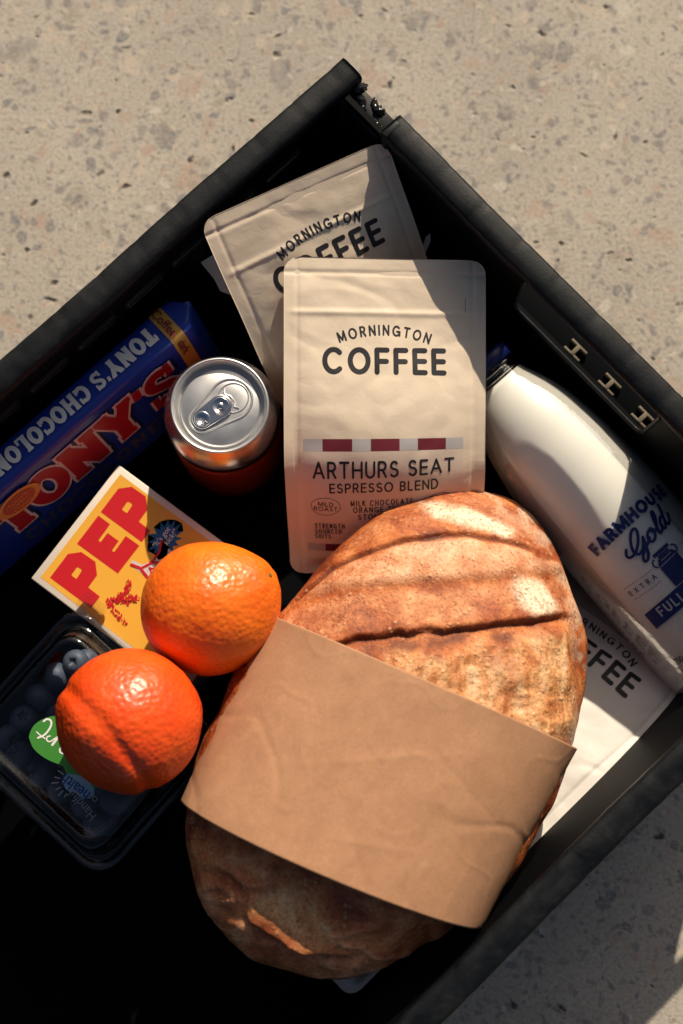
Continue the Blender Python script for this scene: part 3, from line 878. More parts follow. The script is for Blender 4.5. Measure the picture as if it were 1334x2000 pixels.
def sleeve():
    a = Vector((-0.0428 + 0.0858, 0.039 + 0.0606, 0)).normalized()     # along the loaf
    w = Vector((a.y, -a.x, 0))                                          # across, to the lower right
    mid = Vector(((-0.0428 + 0.1286 + 0.0744 - 0.0858) / 4, (0.039 - 0.0352 - 0.1252 - 0.0606) / 4, 0))
    hw, ln = 0.0895, 0.1075
    zc, ht, hb = 0.1115, 0.0605, 0.044
    na, nt = 110, 420
    V = []
    for j in range(na):
        s = -ln / 2 + ln * j / (na - 1)
        for i in range(nt):
            t = 2 * math.pi * i / nt
            c_, s_ = math.cos(t), math.sin(t)
            ex = 2 / 2.06
            x = hw * math.copysign(abs(c_) ** ex, c_)
            z = zc + (ht if s_ > 0 else hb) * math.copysign(abs(s_) ** ex, s_)
            k = 0.0007 * nz(x * 14, s * 16, 1.0, 2) + 0.00012 * nz(x * 60, s * 60, 5.0, 2)
            f = abs(nz(x * 13 + 2, s * 15, 8.0, 2)); k -= 0.0040 * max(0, 0.09 - f); f2 = abs(nz(x * 24 + 7, s * 20 + 4, 3.0, 2)); k += 0.0022 * max(0, 0.07 - f2)
            for (ox, oy, an, L_, am) in ((-0.012, 0.004, 0.5, 0.030, 0.00031), (0.004, -0.010, 2.1, 0.022, -0.00028), (-0.030, -0.020, 1.2, 0.026, 0.00024), (0.045, 0.010, 2.7, 0.030, -0.00024), (0.010, -0.032, 0.2, 0.024, 0.00028), (0.062, -0.02, 1.5, 0.03, 0.00020)):
                ca, sa = math.cos(an), math.sin(an); al = (x - ox) * ca + (s - oy) * sa; ac = -(x - ox) * sa + (s - oy) * ca
                k += am * math.exp(-abs(ac) / 0.0022) * math.exp(-(al / L_) ** 4) * (1 if s_ > 0 else 0)
            fs, fx = 0.5 + s / ln, 0.5 + x / (2 * hw)
            lo = Vector((-0.0858, -0.0606)).lerp(Vector((0.0744, -0.1262)), fx); hi_ = Vector((-0.0428, 0.0395)).lerp(Vector((0.1300, -0.0352)), fx)
            q_ = lo.lerp(hi_, fs)
            p = Vector((q_.x, q_.y, z))
            p.z -= LTILT * ((p.x - LC[0]) * AX[0] + (p.y - LC[1]) * AX[1])
            n_ = (w * c_ + Vector((0, 0, s_))).normalized()
            V.append(p + n_ * k)
    o = mesh_obj('paper_sleeve', V, grid_faces(nt, na, 0, True), M['kraft'])
    so = o.modifiers.new('thickness', 'SOLIDIFY'); so.thickness = 0.00045; so.offset = 1
    tag(o, 'brown kraft paper band wrapped around the loaf', 'paper sleeve')
sleeve()

# ------------------------------------------------------------------ milk bottle
milk = mat('milk', (0.83, 0.80, 0.73), 0.35, spec=0.4, **{'Subsurface Weight': 0.35, 'Subsurface Radius': (0.006, 0.005, 0.004), 'Subsurface Scale': 0.6})
glass = thin_clear('bottle_glass', (0.97, 0.98, 0.975), 0.03, 1.45, 0.5)
navy = mat('navy_print', (0.008, 0.018, 0.12), 0.4)
cap_blue = mat('blue_cap', (0.004, 0.010, 0.085), 0.4)
pale_print = mat('pale_print', (0.45, 0.46, 0.48), 0.4)

class Bottle:
    def __init__(s):
        s.A = Vector((0.0896, 0.1816, 0.079)); s.B = Vector((0.2370, 0.0124, 0.0508))
        s.D = (s.B - s.A).normalized(); s.L = (s.B - s.A).length
        view = Vector((0.0, 0.0, 0.80)) - (s.A + s.B) / 2
        view = Vector((-0.02, -0.05, 0.8)).normalized()
        s.N = (view - s.D * view.dot(s.D)).normalized()
        s.Y = -s.D
        s.X = s.Y.cross(s.N).normalized()
        s.prof = [(-0.034, 0.0205), (-0.006, 0.0195), (0.000, 0.0180), (0.008, 0.0215), (0.020, 0.0275), (0.035, 0.0322), (0.060, 0.0365), (0.090, 0.0388), (0.120, 0.0397), (s.L - 0.014, 0.0400), (s.L - 0.006, 0.0382), (s.L - 0.001, 0.0330), (s.L, 0.028)]
    def r(s, q):
        return float(np.interp(q, [p[0] for p in s.prof[1:]], [p[1] for p in s.prof[1:]]))
    def rs(s, q):     # smoothed
        if q > s.L - 0.016: return s.r(q)
        return sum(s.r(q + k * 0.004) * w for k, w in ((-2, .1), (-1, .25), (0, .3), (1, .25), (2, .1)))
    def pt(s, q, th, rr): return s.A + s.D * q + (s.N * math.cos(th) + s.X * math.sin(th)) * rr
    def shell(s, q0, q1, inset, n=72, m=90, close=True):
        V = []
        for j in range(m):
            q = q0 + (q1 - q0) * (1 - (1 - j / (m - 1)) ** 1.5)
            rr = max(0.002, s.rs(q) - inset)
            V += [s.pt(q, 2 * math.pi * i / n, rr) for i in range(n)]
        F = grid_faces(n, m, 0, True)
        if close: F += [tuple(reversed(range(n))), tuple((m - 1) * n + i for i in range(n))]
        return V, F
    def surf(s):
        u0 = 0.0
        def fn(x, y):
            q = -y
            rr = s.rs(q)
            return s.pt(q, x / 0.0388, rr)
        return surf_of(fn)
    def build(s):
        root = empty('milk_bottle', tuple(s.B))
        tag(root, 'glass milk bottle with navy print and blue cap, lying along the crate wall', 'bottle')
        V, F = s.shell(0.004, s.L - 0.002, 0.0009)
        world_child(mesh_obj('milk', V, F, milk), root)
        V, F = s.shell(-0.004, s.L, 0.0)
        world_child(mesh_obj('glass', V, F, glass), root)
        # neck rings
        for q, rr in ((-0.003, 0.0192), (0.001, 0.0182)):
            mb = MB(); mb.tube([s.pt(q, 2 * math.pi * i / 64, rr) for i in range(64)], 0.0016, 8, True)
            world_child(mb.build('neck_ring', glass, None, True), root)
        mb = MB(); n = 64
        pr = [(-0.005, 0.0200), (-0.005, 0.0212), (-0.012, 0.0212), (-0.014, 0.0196), (-0.014, 0.004)]
        vv = [s.pt(q, 2 * math.pi * i / n, rr + (0.0003 if i % 2 and 0 < k < 3 else 0)) for k, (q, rr) in enumerate(pr) for i in range(n)]
        mb.add(vv, grid_faces(n, len(pr), 0, True) + [tuple((len(pr) - 1) * n + i for i in range(n))])
        world_child(mb.build('cap', cap_blue, None, True), root)
        S = s.surf(); c = 0.0030
        d = Decal()
        ra = 0.16
        txt = 'FARMHOUSE'
        widths = {'F': .56, 'A': .80, 'R': .70, 'M': 1.0, 'H': .78, 'O': .96, 'U': .76, 'S': .62, 'E': .58}
        hgt = 0.0080
        tot = sum(widths[k] for k in txt) + 0.13 * 8
        x = -tot / 2
        for k in txt:
            wc = widths[k]
            xc = (x + wc / 2) * hgt * 0.985
            th = xc / ra
            px, py = c + ra * math.sin(th), -0.1105 + ra * (math.cos(th) - 1)
            dd = Decal(); 
            sw = 0.0021
            hh, ww = hgt - sw, wc * hgt - sw
            gw = GL[k][0]
            for st in GL[k][1]:
                pts = []
                for p in st:
                    lx, ly = (p[0] / gw) * ww - ww / 2, p[1] * hh - hh / 2
                    pts.append((px + lx * math.cos(-th) - ly * math.sin(-th), py + lx * math.sin(-th) + ly * math.cos(-th)))
                # butt ends pushed out by half a stroke keep the corners square
                a0, a1 = np.array(pts[0]), np.array(pts[1]); z0, z1 = np.array(pts[-1]), np.array(pts[-2])
                if len(st) == 2:
                    u_ = (a0 - a1) / np.linalg.norm(a0 - a1) * sw * 0.48
                    pts = [tuple(a0 + u_), tuple(np.array(pts[-1]) - u_)]
                d.stroke(pts, sw, 'butt')
            x += wc + 0.13
        d.build('brand_lettering', S, navy, root, 0.0002)
        # script word
        d = Decal()
        def sc(pts, ox, k=0.0011, w=0.0017):
            P = catmull([(p[0], p[1], 0) for p in pts], 6)
            d.stroke([(c + 0.0005 + ox + (p.x + 0.28 * p.y) * k, -0.1300 + p.y * k + (ox + p.x * k) * 0.06) for p in P], w)
        sc([(-15.5, 6.5), (-16.5, 4), (-15, 2), (-11.5, 2.2), (-8, 5.5), (-6.2, 9.5), (-7, 12), (-9.5, 11.5), (-11.8, 7.5), (-12.2, 3), (-10, 0.3), (-7, 1.2), (-5, 4.6), (-4.6, 5.6)], 0)
        sc([(-4.6, 5.6), (-5, 2), (-5.4, -2.5), (-7.2, -5), (-9, -4.2), (-8.4, -1.6), (-5.5, 0.5), (-3, 1.6), (-1.4, 2.8)], 0)
        sc([(0.8, 6), (-1.6, 5), (-2.2, 2.4), (-0.8, 0.3), (1.4, 0.6), (2.6, 3), (1.6, 5.6), (0.6, 5.8), (1.4, 4.2), (3.6, 3.4), (5, 4)], 0)
        sc([(5, 4), (6.8, 8), (6.9, 11), (5.9, 11.2), (5.2, 7), (5, 2), (5.8, 0.3), (7.4, 1), (8.4, 2.4)], 0)
        sc([(11.2, 5.4), (9.6, 6), (8, 4), (8.2, 1.2), (9.8, 0.4), (11.2, 3), (12, 7), (12.4, 11)], 0)
        sc([(12.4, 11), (11.6, 5), (11.6, 1.6), (12.8, 0.2), (14.6, 1.4), (15.6, 4)], 0)
        d.dot(c + 0.0225, -0.1165, 0.0009)
        d.build('script_lettering', S, navy, root, 0.0002)
        # churn emblem
        d = Decal()
        cy = -0.1460
        d.poly([(c - 0.0066, cy - 0.0120), (c + 0.0066, cy - 0.0120), (c + 0.0066, cy + 0.0035), (c + 0.0048, cy + 0.0062), (c - 0.0048, cy + 0.0062), (c - 0.0066, cy + 0.0035)])
        d.rect(c - 0.0040, cy + 0.0064, c + 0.0040, cy + 0.0078)
        d.rect(c - 0.0056, cy + 0.0081, c + 0.0056, cy + 0.0103)
        d.stroke(arc(c - 0.0066, cy + 0.0052, 0.0020, 0.0024, 90, 250, 8), 0.0009)
        d.stroke(arc(c + 0.0066, cy + 0.0052, 0.0020, 0.0024, 90, -70, 8), 0.0009)
        d.build('churn_emblem', S, navy, root, 0.0002)
        d = Decal(); d.stroke([(c - 0.0058, cy + 0.0022), (c + 0.0052, cy + 0.0026)], 0.0004); d.stroke([(c - 0.0034, cy + 0.0047), (c + 0.0034, cy + 0.0049)], 0.0004)
        d.build('emblem_highlight', S, pale_print, root, 0.0006)
        for sgn, word in ((-1, 'EXTRA'), (1, 'CREAMY')):
            d = Decal()
            xc = c + sgn * 0.0205
            for k in range(14):
                for yy in (-0.1418, -0.1502): d.dot(xc - 0.0093 + k * 0.00143, yy, 0.00034)
            d.text(word, xc, -0.1476, 0.0034, 0.00055, gap=0.75, width=0.0185)
            d.build('small_lettering', S, navy, root, 0.0002)
        d = Decal()
        yb = -0.1640
        bow = lambda x: -0.0020 * (x / 0.030) ** 2
        xs = np.linspace(-0.031, 0.031, 26)
        up = [(c + x, yb + 0.0054 + bow(x)) for x in xs]; dn = [(c + x, yb - 0.0054 + bow(x)) for x in xs]
        d.poly(dn + [(c + 0.0275, yb + bow(.03))] + up[::-1] + [(c - 0.0275, yb + bow(.03))])
        d.build('banner', S, navy, root, 0.0003)
        d = Decal(); d.text('FULL CREAM', c, yb - 0.0031, 0.0062, 0.0010, gap=0.26, width=0.047)
        d.build('banner_lettering', S, pale_print, root, 0.0008)
        d = Decal(); d.font('750 mL', -0.0275, -0.1960, 0.0052, 0.00009, sx=0.72); d.build('volume_lettering', S, navy, root, 0.0002)
        # moulded relief in the glass: an arched panel and a few raised bars near the base
        d = Decal()
        d.stroke([(c - 0.0170, -0.206)] + [(c - 0.0170, -0.13)] + arc(c, -0.122, 0.0170, 0.0150, 180, 0, 20) + [(c + 0.0170, -0.206)], 0.0013)
        d.build('moulded_panel', S, glass, root, 0.0007)
        for k in range(4):
            d = Decal(); q = -0.178 - k * 0.0068
            d.rect(-0.0475, q, -0.0405, q + 0.0042); d.build('moulded_bar', S, glass, root, 0.0010)
bottle = Bottle(); bottle.build()

# ------------------------------------------------------------------ drink can
alu = mat('aluminium', (0.80, 0.79, 0.77), 0.34, metal=1.0)
def alu_setup(m, a=0.30, b_=0.42):
    t = tex_noise(m, 60, 4, 0.6); n, l, b = nodes(m)
    r = ramp(m, t.outputs[0], [(0.3, (a,) * 3), (0.7, (b_,) * 3)]); l.new(r.outputs[0], b.inputs['Roughness'])
alu_setup(alu, 0.12, 0.2)
alu_lid = mat('aluminium_lid', (0.66, 0.655, 0.64), 0.45, metal=0.92); alu_setup(alu_lid, 0.36, 0.46)
shoulder = mat('can_shoulder', (0.62, 0.60, 0.66), 0.26, metal=1.0)
can_dark = mat('can_dark', (0.012, 0.012, 0.022), 0.3, metal=0.6)
can_red = mat('can_red', (0.30, 0.035, 0.02), 0.32, metal=0.5)
can_gold = mat('can_gold', (0.65, 0.38, 0.14), 0.3, metal=1.0)
def drink_can():
    H = 0.1200
    root = empty('drink_can', (-0.0710, 0.1520, 0.0106), 0)
    root.rotation_euler = (R(-1.0), R(1.5), R(0))
    tag(root, 'unopened aluminium drink can standing beside the chocolate bar', 'can')
    r0 = 0.0331
    mb = MB(); mb.lathe([(0.020, 0.003), (0.0235, 0.0), (0.026, 0.0022), (0.0322, 0.010), (r0, 0.014), (r0, 0.094)], 96, cap=False)
    mb.build('body', can_red, root, True)
    mb = MB(); mb.lathe([(r0 + 0.00003, 0.0935), (r0 + 0.0001, 0.0940), (r0, 0.1005)], 96, cap=False); mb.build('dark_band', can_dark, root, True)
    mb = MB(); mb.lathe([(r0 + 0.0001, 0.1004), (r0 + 0.0001, 0.1010)], 96, cap=False); mb.build('gold_line', can_gold, root, True)
    mb = MB(); mb.lathe([(r0, 0.1010), (r0 - 0.0002, 0.1030), (0.0318, 0.1072), (0.0296, 0.1118), (0.0276, 0.1152), (0.0266, 0.1168), (0.0262, 0.1180)], 96, cap=False); mb.build('shoulder', shoulder, root, True)
    # lid: seamed rim, countersink, panel
    mb = MB(); mb.lathe([(0.0262, 0.1172), (0.0274, 0.1182), (0.0276, 0.1195), (0.0270, 0.1204), (0.0262, 0.1203), (0.0255, 0.1192), (0.0246, 0.1158), (0.0239, 0.1140), (0.0233, 0.1134), (0.0227, 0.1140), (0.0223, 0.1152), (0.0216, 0.1157), (0.010, 0.1158), (0.0005, 0.1158)], 128, cap=False)
    lid = mb.build('lid', alu_lid, root, True)
    zt = 0.1160
    # stamped outline around the tab and the pour opening (a tapering loop) and the score line
    ang = R(37)                                   # tab points to the upper right
    def rot(p): return (p[0] * math.cos(ang) - p[1] * math.sin(ang), p[0] * math.sin(ang) + p[1] * math.cos(ang))
    def ridge(name, pts, r, closed, m=alu_lid):
        q = MB(); P = [(*rot(p), zt - r * 0.35) for p in pts]; q.tube(P, r, 8, closed); q.build(name, m, root, True)
    loop = arc(0.0075, 0.0, 0.0118, 0.0118, 100, -100, 30) + arc(-0.0120, 0, 0.0072, 0.0072, 260, 100, 24)
    ridge('stamped_outline', loop, 0.00075, True)
    ridge('score_line', arc(0.0090, 0.0, 0.0088, 0.0084, 150, -150, 36), 0.0004, False)
    ridge('finger_bead', [(0.0080, 0.0072), (0.0062, 0.0046), (0.0082, 0.0020), (0.0086, -0.0022), (0.0064, -0.0046), (0.0082, -0.0070)], 0.0006, False)
    # pull tab: plate with a finger hole and a rivet island
    def tab_outline(k=1.0):
        return [(x * k, y * k) for x, y in arc(0.0005, 0, 0.0066, 0.0066, 88, -88, 22) + arc(-0.0122, 0, 0.0056, 0.0056, 268, 92, 22)]
    rings = [(1.0, 0.0004), (1.0, 0.0012), (0.965, 0.00165), (0.90, 0.00165)]
    o = tab_outline()
    n = len(o); V = []
    cxm = -0.0058
    for k, z in rings:
        for x, y in o: V.append((*rot((cxm + (x - cxm) * k, y * (k if k > .95 else k - 0.02))), zt + z))
    F = grid_faces(n, len(rings), 0, True)
    F.append(tuple((len(rings) - 1) * n + i for i in range(n)))
    tab = mesh_obj('pull_tab', V, F, alu, root)
    def ring(name, cx, ro, ri, depth, z, m):
        q = MB(); q.lathe([(ro, z), (ro - 0.0004, z + 0.0005), (ro - 0.0010, z + 0.0004), (ri, z - depth), (0.0002, z - depth)], 48, cap=False)
        w = q.build(name, m, tab, True); p = rot((cx, 0)); w.location = (p[0], p[1], 0)
    ring('finger_well', -0.0122, 0.0045, 0.0034, -0.00005, zt + 0.0017, alu)
    ring('rivet_island', 0.0004, 0.0052, 0.0040, -0.00005, zt + 0.0017, alu)
    q = MB(); q.lathe([(0.0021, zt + 0.0016), (0.0020, zt + 0.0024), (0.0015, zt + 0.0028), (0.0003, zt + 0.0029)], 32, cap=False)
    w = q.build('rivet', alu, tab, True); p = rot((0.0004, 0)); w.location = (p[0], p[1], 0)
    random.seed(3)
    for k in range(5):
        q = MB(); q.lathe([(0.0004, 0), (0.0003, 0.0004), (0.00005, 0.0005)], 10, cap=False)
        w = q.build('embossed_dot', alu, tab, True); p = rot((-0.0122 + random.uniform(-.002, .002), random.uniform(-.002, .002))); w.location = (p[0], p[1], zt + 0.0017)
    # lighter red badge wrapped low on the printed wall
    def cs(x, y):
        th = x / r0 - R(115)
        return Vector((r0 * math.cos(th), r0 * math.sin(th), y))
    S = surf_of(cs)
    d = Decal(); d.poly([(-0.016, 0.086), (0.018, 0.088), (0.0175, 0.0925), (-0.0155, 0.0915)], 0.002)
    d.build('badge', S, mat('can_badge', (0.42, 0.07, 0.04), 0.35, metal=0.3), root, 0.0002, worldspace=False)
drink_can()

# ------------------------------------------------------------------ chocolate bar
blue_wrap = mat('blue_wrapper', (0.012, 0.04, 0.30), 0.34, spec=0.5)
t_ = tex_noise(blue_wrap, 60, 4, 0.6); bump(blue_wrap, t_.outputs[0], 0.15, 0.0008)
wrap_red = mat('red_print', (0.42, 0.006, 0.014), 0.4)
wrap_white = mat('wrapper_white', (0.82, 0.79, 0.75), 0.38)
wrap_pink = mat('wrapper_outline', (0.74, 0.58, 0.55), 0.4)
wrap_yellow = mat('yellow_band', (0.62, 0.33, 0.05), 0.45)
wrap_orange = mat('orange_badge', (0.80, 0.30, 0.05), 0.45)
wrap_navy = mat('wrapper_navy', (0.006, 0.012, 0.07), 0.4)
wrap_dim = mat('wrapper_dim', (0.06, 0.065, 0.12), 0.4)

SL = {  # slab capitals as thick straight pieces: (width, [(x0,y0,x1,y1,thickness)])
 'T': (0.86, [(0, .88, .86, .88, .24), (.43, 0, .43, 1, .28), (.20, .06, .66, .06, .13), (.06, .62, .06, .9, .13), (.80, .62, .80, .9, .13)]),
 'N': (1.02, [(.20, 0, .20, 1, .24), (.20, .92, .82, .08, .28), (.82, 0, .82, 1, .22), (0, .06, .42, .06, .13), (0, .94, .40, .94, .13), (.62, .94, 1.02, .94, .13)]),
 'Y': (0.98, [(.14, .96, .50, .46, .27), (.84, .96, .50, .46, .24), (.50, .5, .50, 0, .27), (.28, .06, .72, .06, .13), (-.02, .94, .36, .94, .13), (.64, .94, 1.0, .94, .13)]),
 'H': (1.0, [(.20, 0, .20, 1, .24), (.80, 0, .80, 1, .24), (.2, .5, .8, .5, .18), (0, .06, .40, .06, .13), (0, .94, .40, .94, .13), (.6, .06, 1.0, .06, .13), (.6, .94, 1.0, .94, .13)]),
 'L': (0.80, [(.22, 0, .22, 1, .25), (0, .94, .46, .94, .13), (0, .06, .78, .06, .13), (.72, .0, .72, .34, .14)]),
 'E': (0.82, [(.22, 0, .22, 1, .25), (0, .94, .78, .94, .13), (0, .06, .78, .06, .13), (.72, .0, .72, .30, .14), (.72, .70, .72, 1, .14), (.2, .5, .58, .5, .15), (.56, .38, .56, .62, .12)]),
}
def slab_text(d, s, x, y, h, extra=0.0, gap=0.08, wide=1.0, flip=False, width=None):
    """extra widens every stroke (used for outlines)"""
    W = {'O': 0.95, 'C': 0.92, 'S': 0.78, "'": 0.28, ' ': 0.30}
    ws = [SL[c][0] if c in SL else W[c] for c in s]
    tot = (sum(ws) + gap * (len(s) - 1)) * h * wide
    if width: wide *= width / tot
    cx = x
    def put(px, py): return (cx + px * h * wide, y + py * h)
    for c, w in zip(s, ws):
        if c in SL:
            for x0, y0, x1, y1, t in SL[c][1]:
                a, b_ = np.array(put(x0, y0)), np.array(put(x1, y1))
                u = (b_ - a) / np.linalg.norm(b_ - a) * extra / 2
                d.stroke([tuple(a - u), tuple(b_ + u)], t * h + extra, 'butt', seg=0.003)
        elif c == 'O':
            d.stroke([put(p[0], p[1]) for p in arc(.475, .5, .35, .39, 0, 360, 32)], .24 * h + extra)
        elif c == 'C':
            d.stroke([put(p[0], p[1]) for p in arc(.475, .5, .35, .39, 48, 318, 26)], .22 * h + extra, 'butt')
            for q in ((.80, .62, .80, .98, .13), (.80, .02, .80, .36, .13)):
                d.stroke([put(q[0], q[1]), put(q[2], q[3])], q[4] * h + extra, 'butt')
        elif c == 'S':
            d.stroke([put(p[0], p[1]) for p in arc(.38, .72, .26, .19, 30, 260, 14) + arc(.38, .29, .28, .20, 85, -150, 16)], .20 * h + extra, 'butt')
            for q in ((.68, .66, .68, 1.0, .12), (.06, 0, .06, .34, .12)):
                d.stroke([put(q[0], q[1]), put(q[2], q[3])], q[4] * h + extra, 'butt')
        elif c == "'":
            d.stroke([put(.14, .96), put(.10, .70)], .16 * h + extra, 'butt')
        cx += (w + gap) * h * wide

def choc_bar():
    Lb, Hb, Tb = 0.205, 0.080, 0.0235
    # bar frame: X along its length to the upper right, Y up its face, Z out of the face
    X = Vector((0.1060, 0.0965, 0.0)).normalized()
    Nh = Vector((X.y, -X.x, 0))                       # horizontal, away from the wall
    lean = R(14)
    Y = (Vector((0, 0, 1)) * math.cos(lean) - Nh * math.sin(lean)).normalized()
    Z = X.cross(Y).normalized()
    # top edge centre line passes here
    end = Vector((-0.0875, 0.2182, 0.1165))
    orig = end - X * Lb - Y * Hb
    root = empty('chocolate_bar', tuple(orig + X * Lb / 2))
    tag(root, 'chocolate bar in blue wrapper with red lettering, leaning on the crate wall', 'chocolate bar')
    rr = 0.0045
    def section(k=0):
        pts = []
        for cx, cy, a0 in ((Hb - rr, Tb / 2 - rr, 0), (rr, Tb / 2 - rr, 90), (rr, -Tb / 2 + rr, 180), (Hb - rr, -Tb / 2 + rr, 270)):
            for i in range(9): pts.append((cx + rr * math.cos(R(a0 + i * 11.25)), cy + rr * math.sin(R(a0 + i * 11.25))))
        return pts
    sec = section(); n = len(sec); m = 90
    V = []
    for j in range(m):
        s = Lb * j / (m - 1)
        e = min(s, Lb - s)
        pin = 1 - 0.85 * (1 - sstep(0, 0.010, e))
        for (y, z) in sec:
            w = 0.0004 * nz(s * 40, y * 40, z * 40)
            V.append(orig + X * s + Y * (y) + Z * (z * pin + w))
    F = grid_faces(n, m, 0, True) + [tuple(reversed(range(n))), tuple((m - 1) * n + i for i in range(n))]
    world_child(mesh_obj('wrapper', V, F, blue_wrap), root)
    face = lambda x, y: (orig + X * x + Y * y + Z * (Tb / 2 + 0.0003), Z)
    edge = lambda x, y: (orig + X * x + Y * (Hb + 0.0003) + Z * y, Y)
    # lettering along the top edge reads the other way round
    d = Decal(); slab_text(d, "TONY'S CHOCOLONELY", 0, 0, 0.0118, wide=1.0, gap=0.13, width=0.1430)
    flip = lambda x, y: edge(Lb - 0.0275 - x, y - 0.0058)
    d.build('edge_lettering', flip, wrap_white, root, 0.0002)
    # big face lettering
    hx = Lb - 0.168
    for nm, ex, mm, lift in (('lettering_shadow', 0.0056, wrap_navy, 0.0002), ('lettering_outline', 0.0034, wrap_pink, 0.0005), ('face_lettering', 0.0, wrap_red, 0.0009)):
        d = Decal(); dx = 0.0012 if nm == 'lettering_shadow' else 0
        slab_text(d, "TONY'S", hx + dx, 0.0315 - dx, 0.0360, extra=ex, gap=0.05, width=0.136)
        d.build(nm, face, mm, root, lift)
    d = Decal(); slab_text(d, 'CHOCOLONELY', hx + 0.004, 0.0120, 0.0125, gap=0.1, width=0.130)
    d.build('second_line_lettering', face, wrap_dim, root, 0.0002)
    # yellow band round the end
    band = []
    mb = MB()
    for s in np.linspace(Lb - 0.0235, Lb - 0.0145, 5):
        band.append([orig + X * s + Y * (Hb / 2 + (y - Hb / 2) * 1.006) + Z * (z * 1.03) for y, z in sec])
    mb.add([p for r_ in band for p in r_], grid_faces(n, 5, 0, True))
    world_child(mb.build('flavour_band', wrap_yellow, None, True), root)
    def bandsurf(x, y):   # text runs from the edge down the face
        if x < Tb: return orig + X * (Lb - 0.0215 + y) + Y * (Hb + 0.0007) + Z * (x - Tb / 2), Y
        return orig + X * (Lb - 0.0215 + y) + Y * (Hb - (x - Tb)) + Z * (Tb / 2 + 0.0008), Z
    d = Decal(); d.font('Coffee', 0.0015, 0, 0.0078, 0.0001, 'LEFT', maxlen=0.0012); d.font('dark', 0.0285, 0, 0.0078, 0.0001, 'LEFT', maxlen=0.0012)
    d.build('flavour_lettering', bandsurf, mat('maroon_print', (0.22, 0.01, 0.03), 0.5), root, 0.0003)
    # oval badge
    bx, by = hx + 0.0190, 0.0600
    d = Decal(); d.ellipse(bx, by, 0.0150, 0.0108); d.build('badge', face, wrap_orange, root, 0.0016)
    d = Decal(); d.ellipse(bx, by, 0.0112, 0.0078); d.build('badge_centre', face, mat('badge_red', (0.55, 0.07, 0.02), 0.45), root, 0.0020)
    d = Decal()
    for k, w_ in enumerate(("TONY'S", 'OPEN', 'CHAIN')):
        d.font(w_, bx, by + 0.0022 - k * 0.0040, 0.0040, 0.00005)
    def ringtf(r0x, r0y, a0, dirn):
        return lambda p: ((r0x + dirn * p[1]) * math.cos(a0 - dirn * p[0] / 0.0115), (r0y + dirn * p[1]) * math.sin(a0 - dirn * p[0] / 0.0115))
    d.font('join us', bx, by, 0.0022, 0, tf=ringtf(0.0120, 0.0087, math.pi / 2, 1)) if False else None
    d.build('badge_lettering', face, wrap_orange, root, 0.0023)
choc_bar()

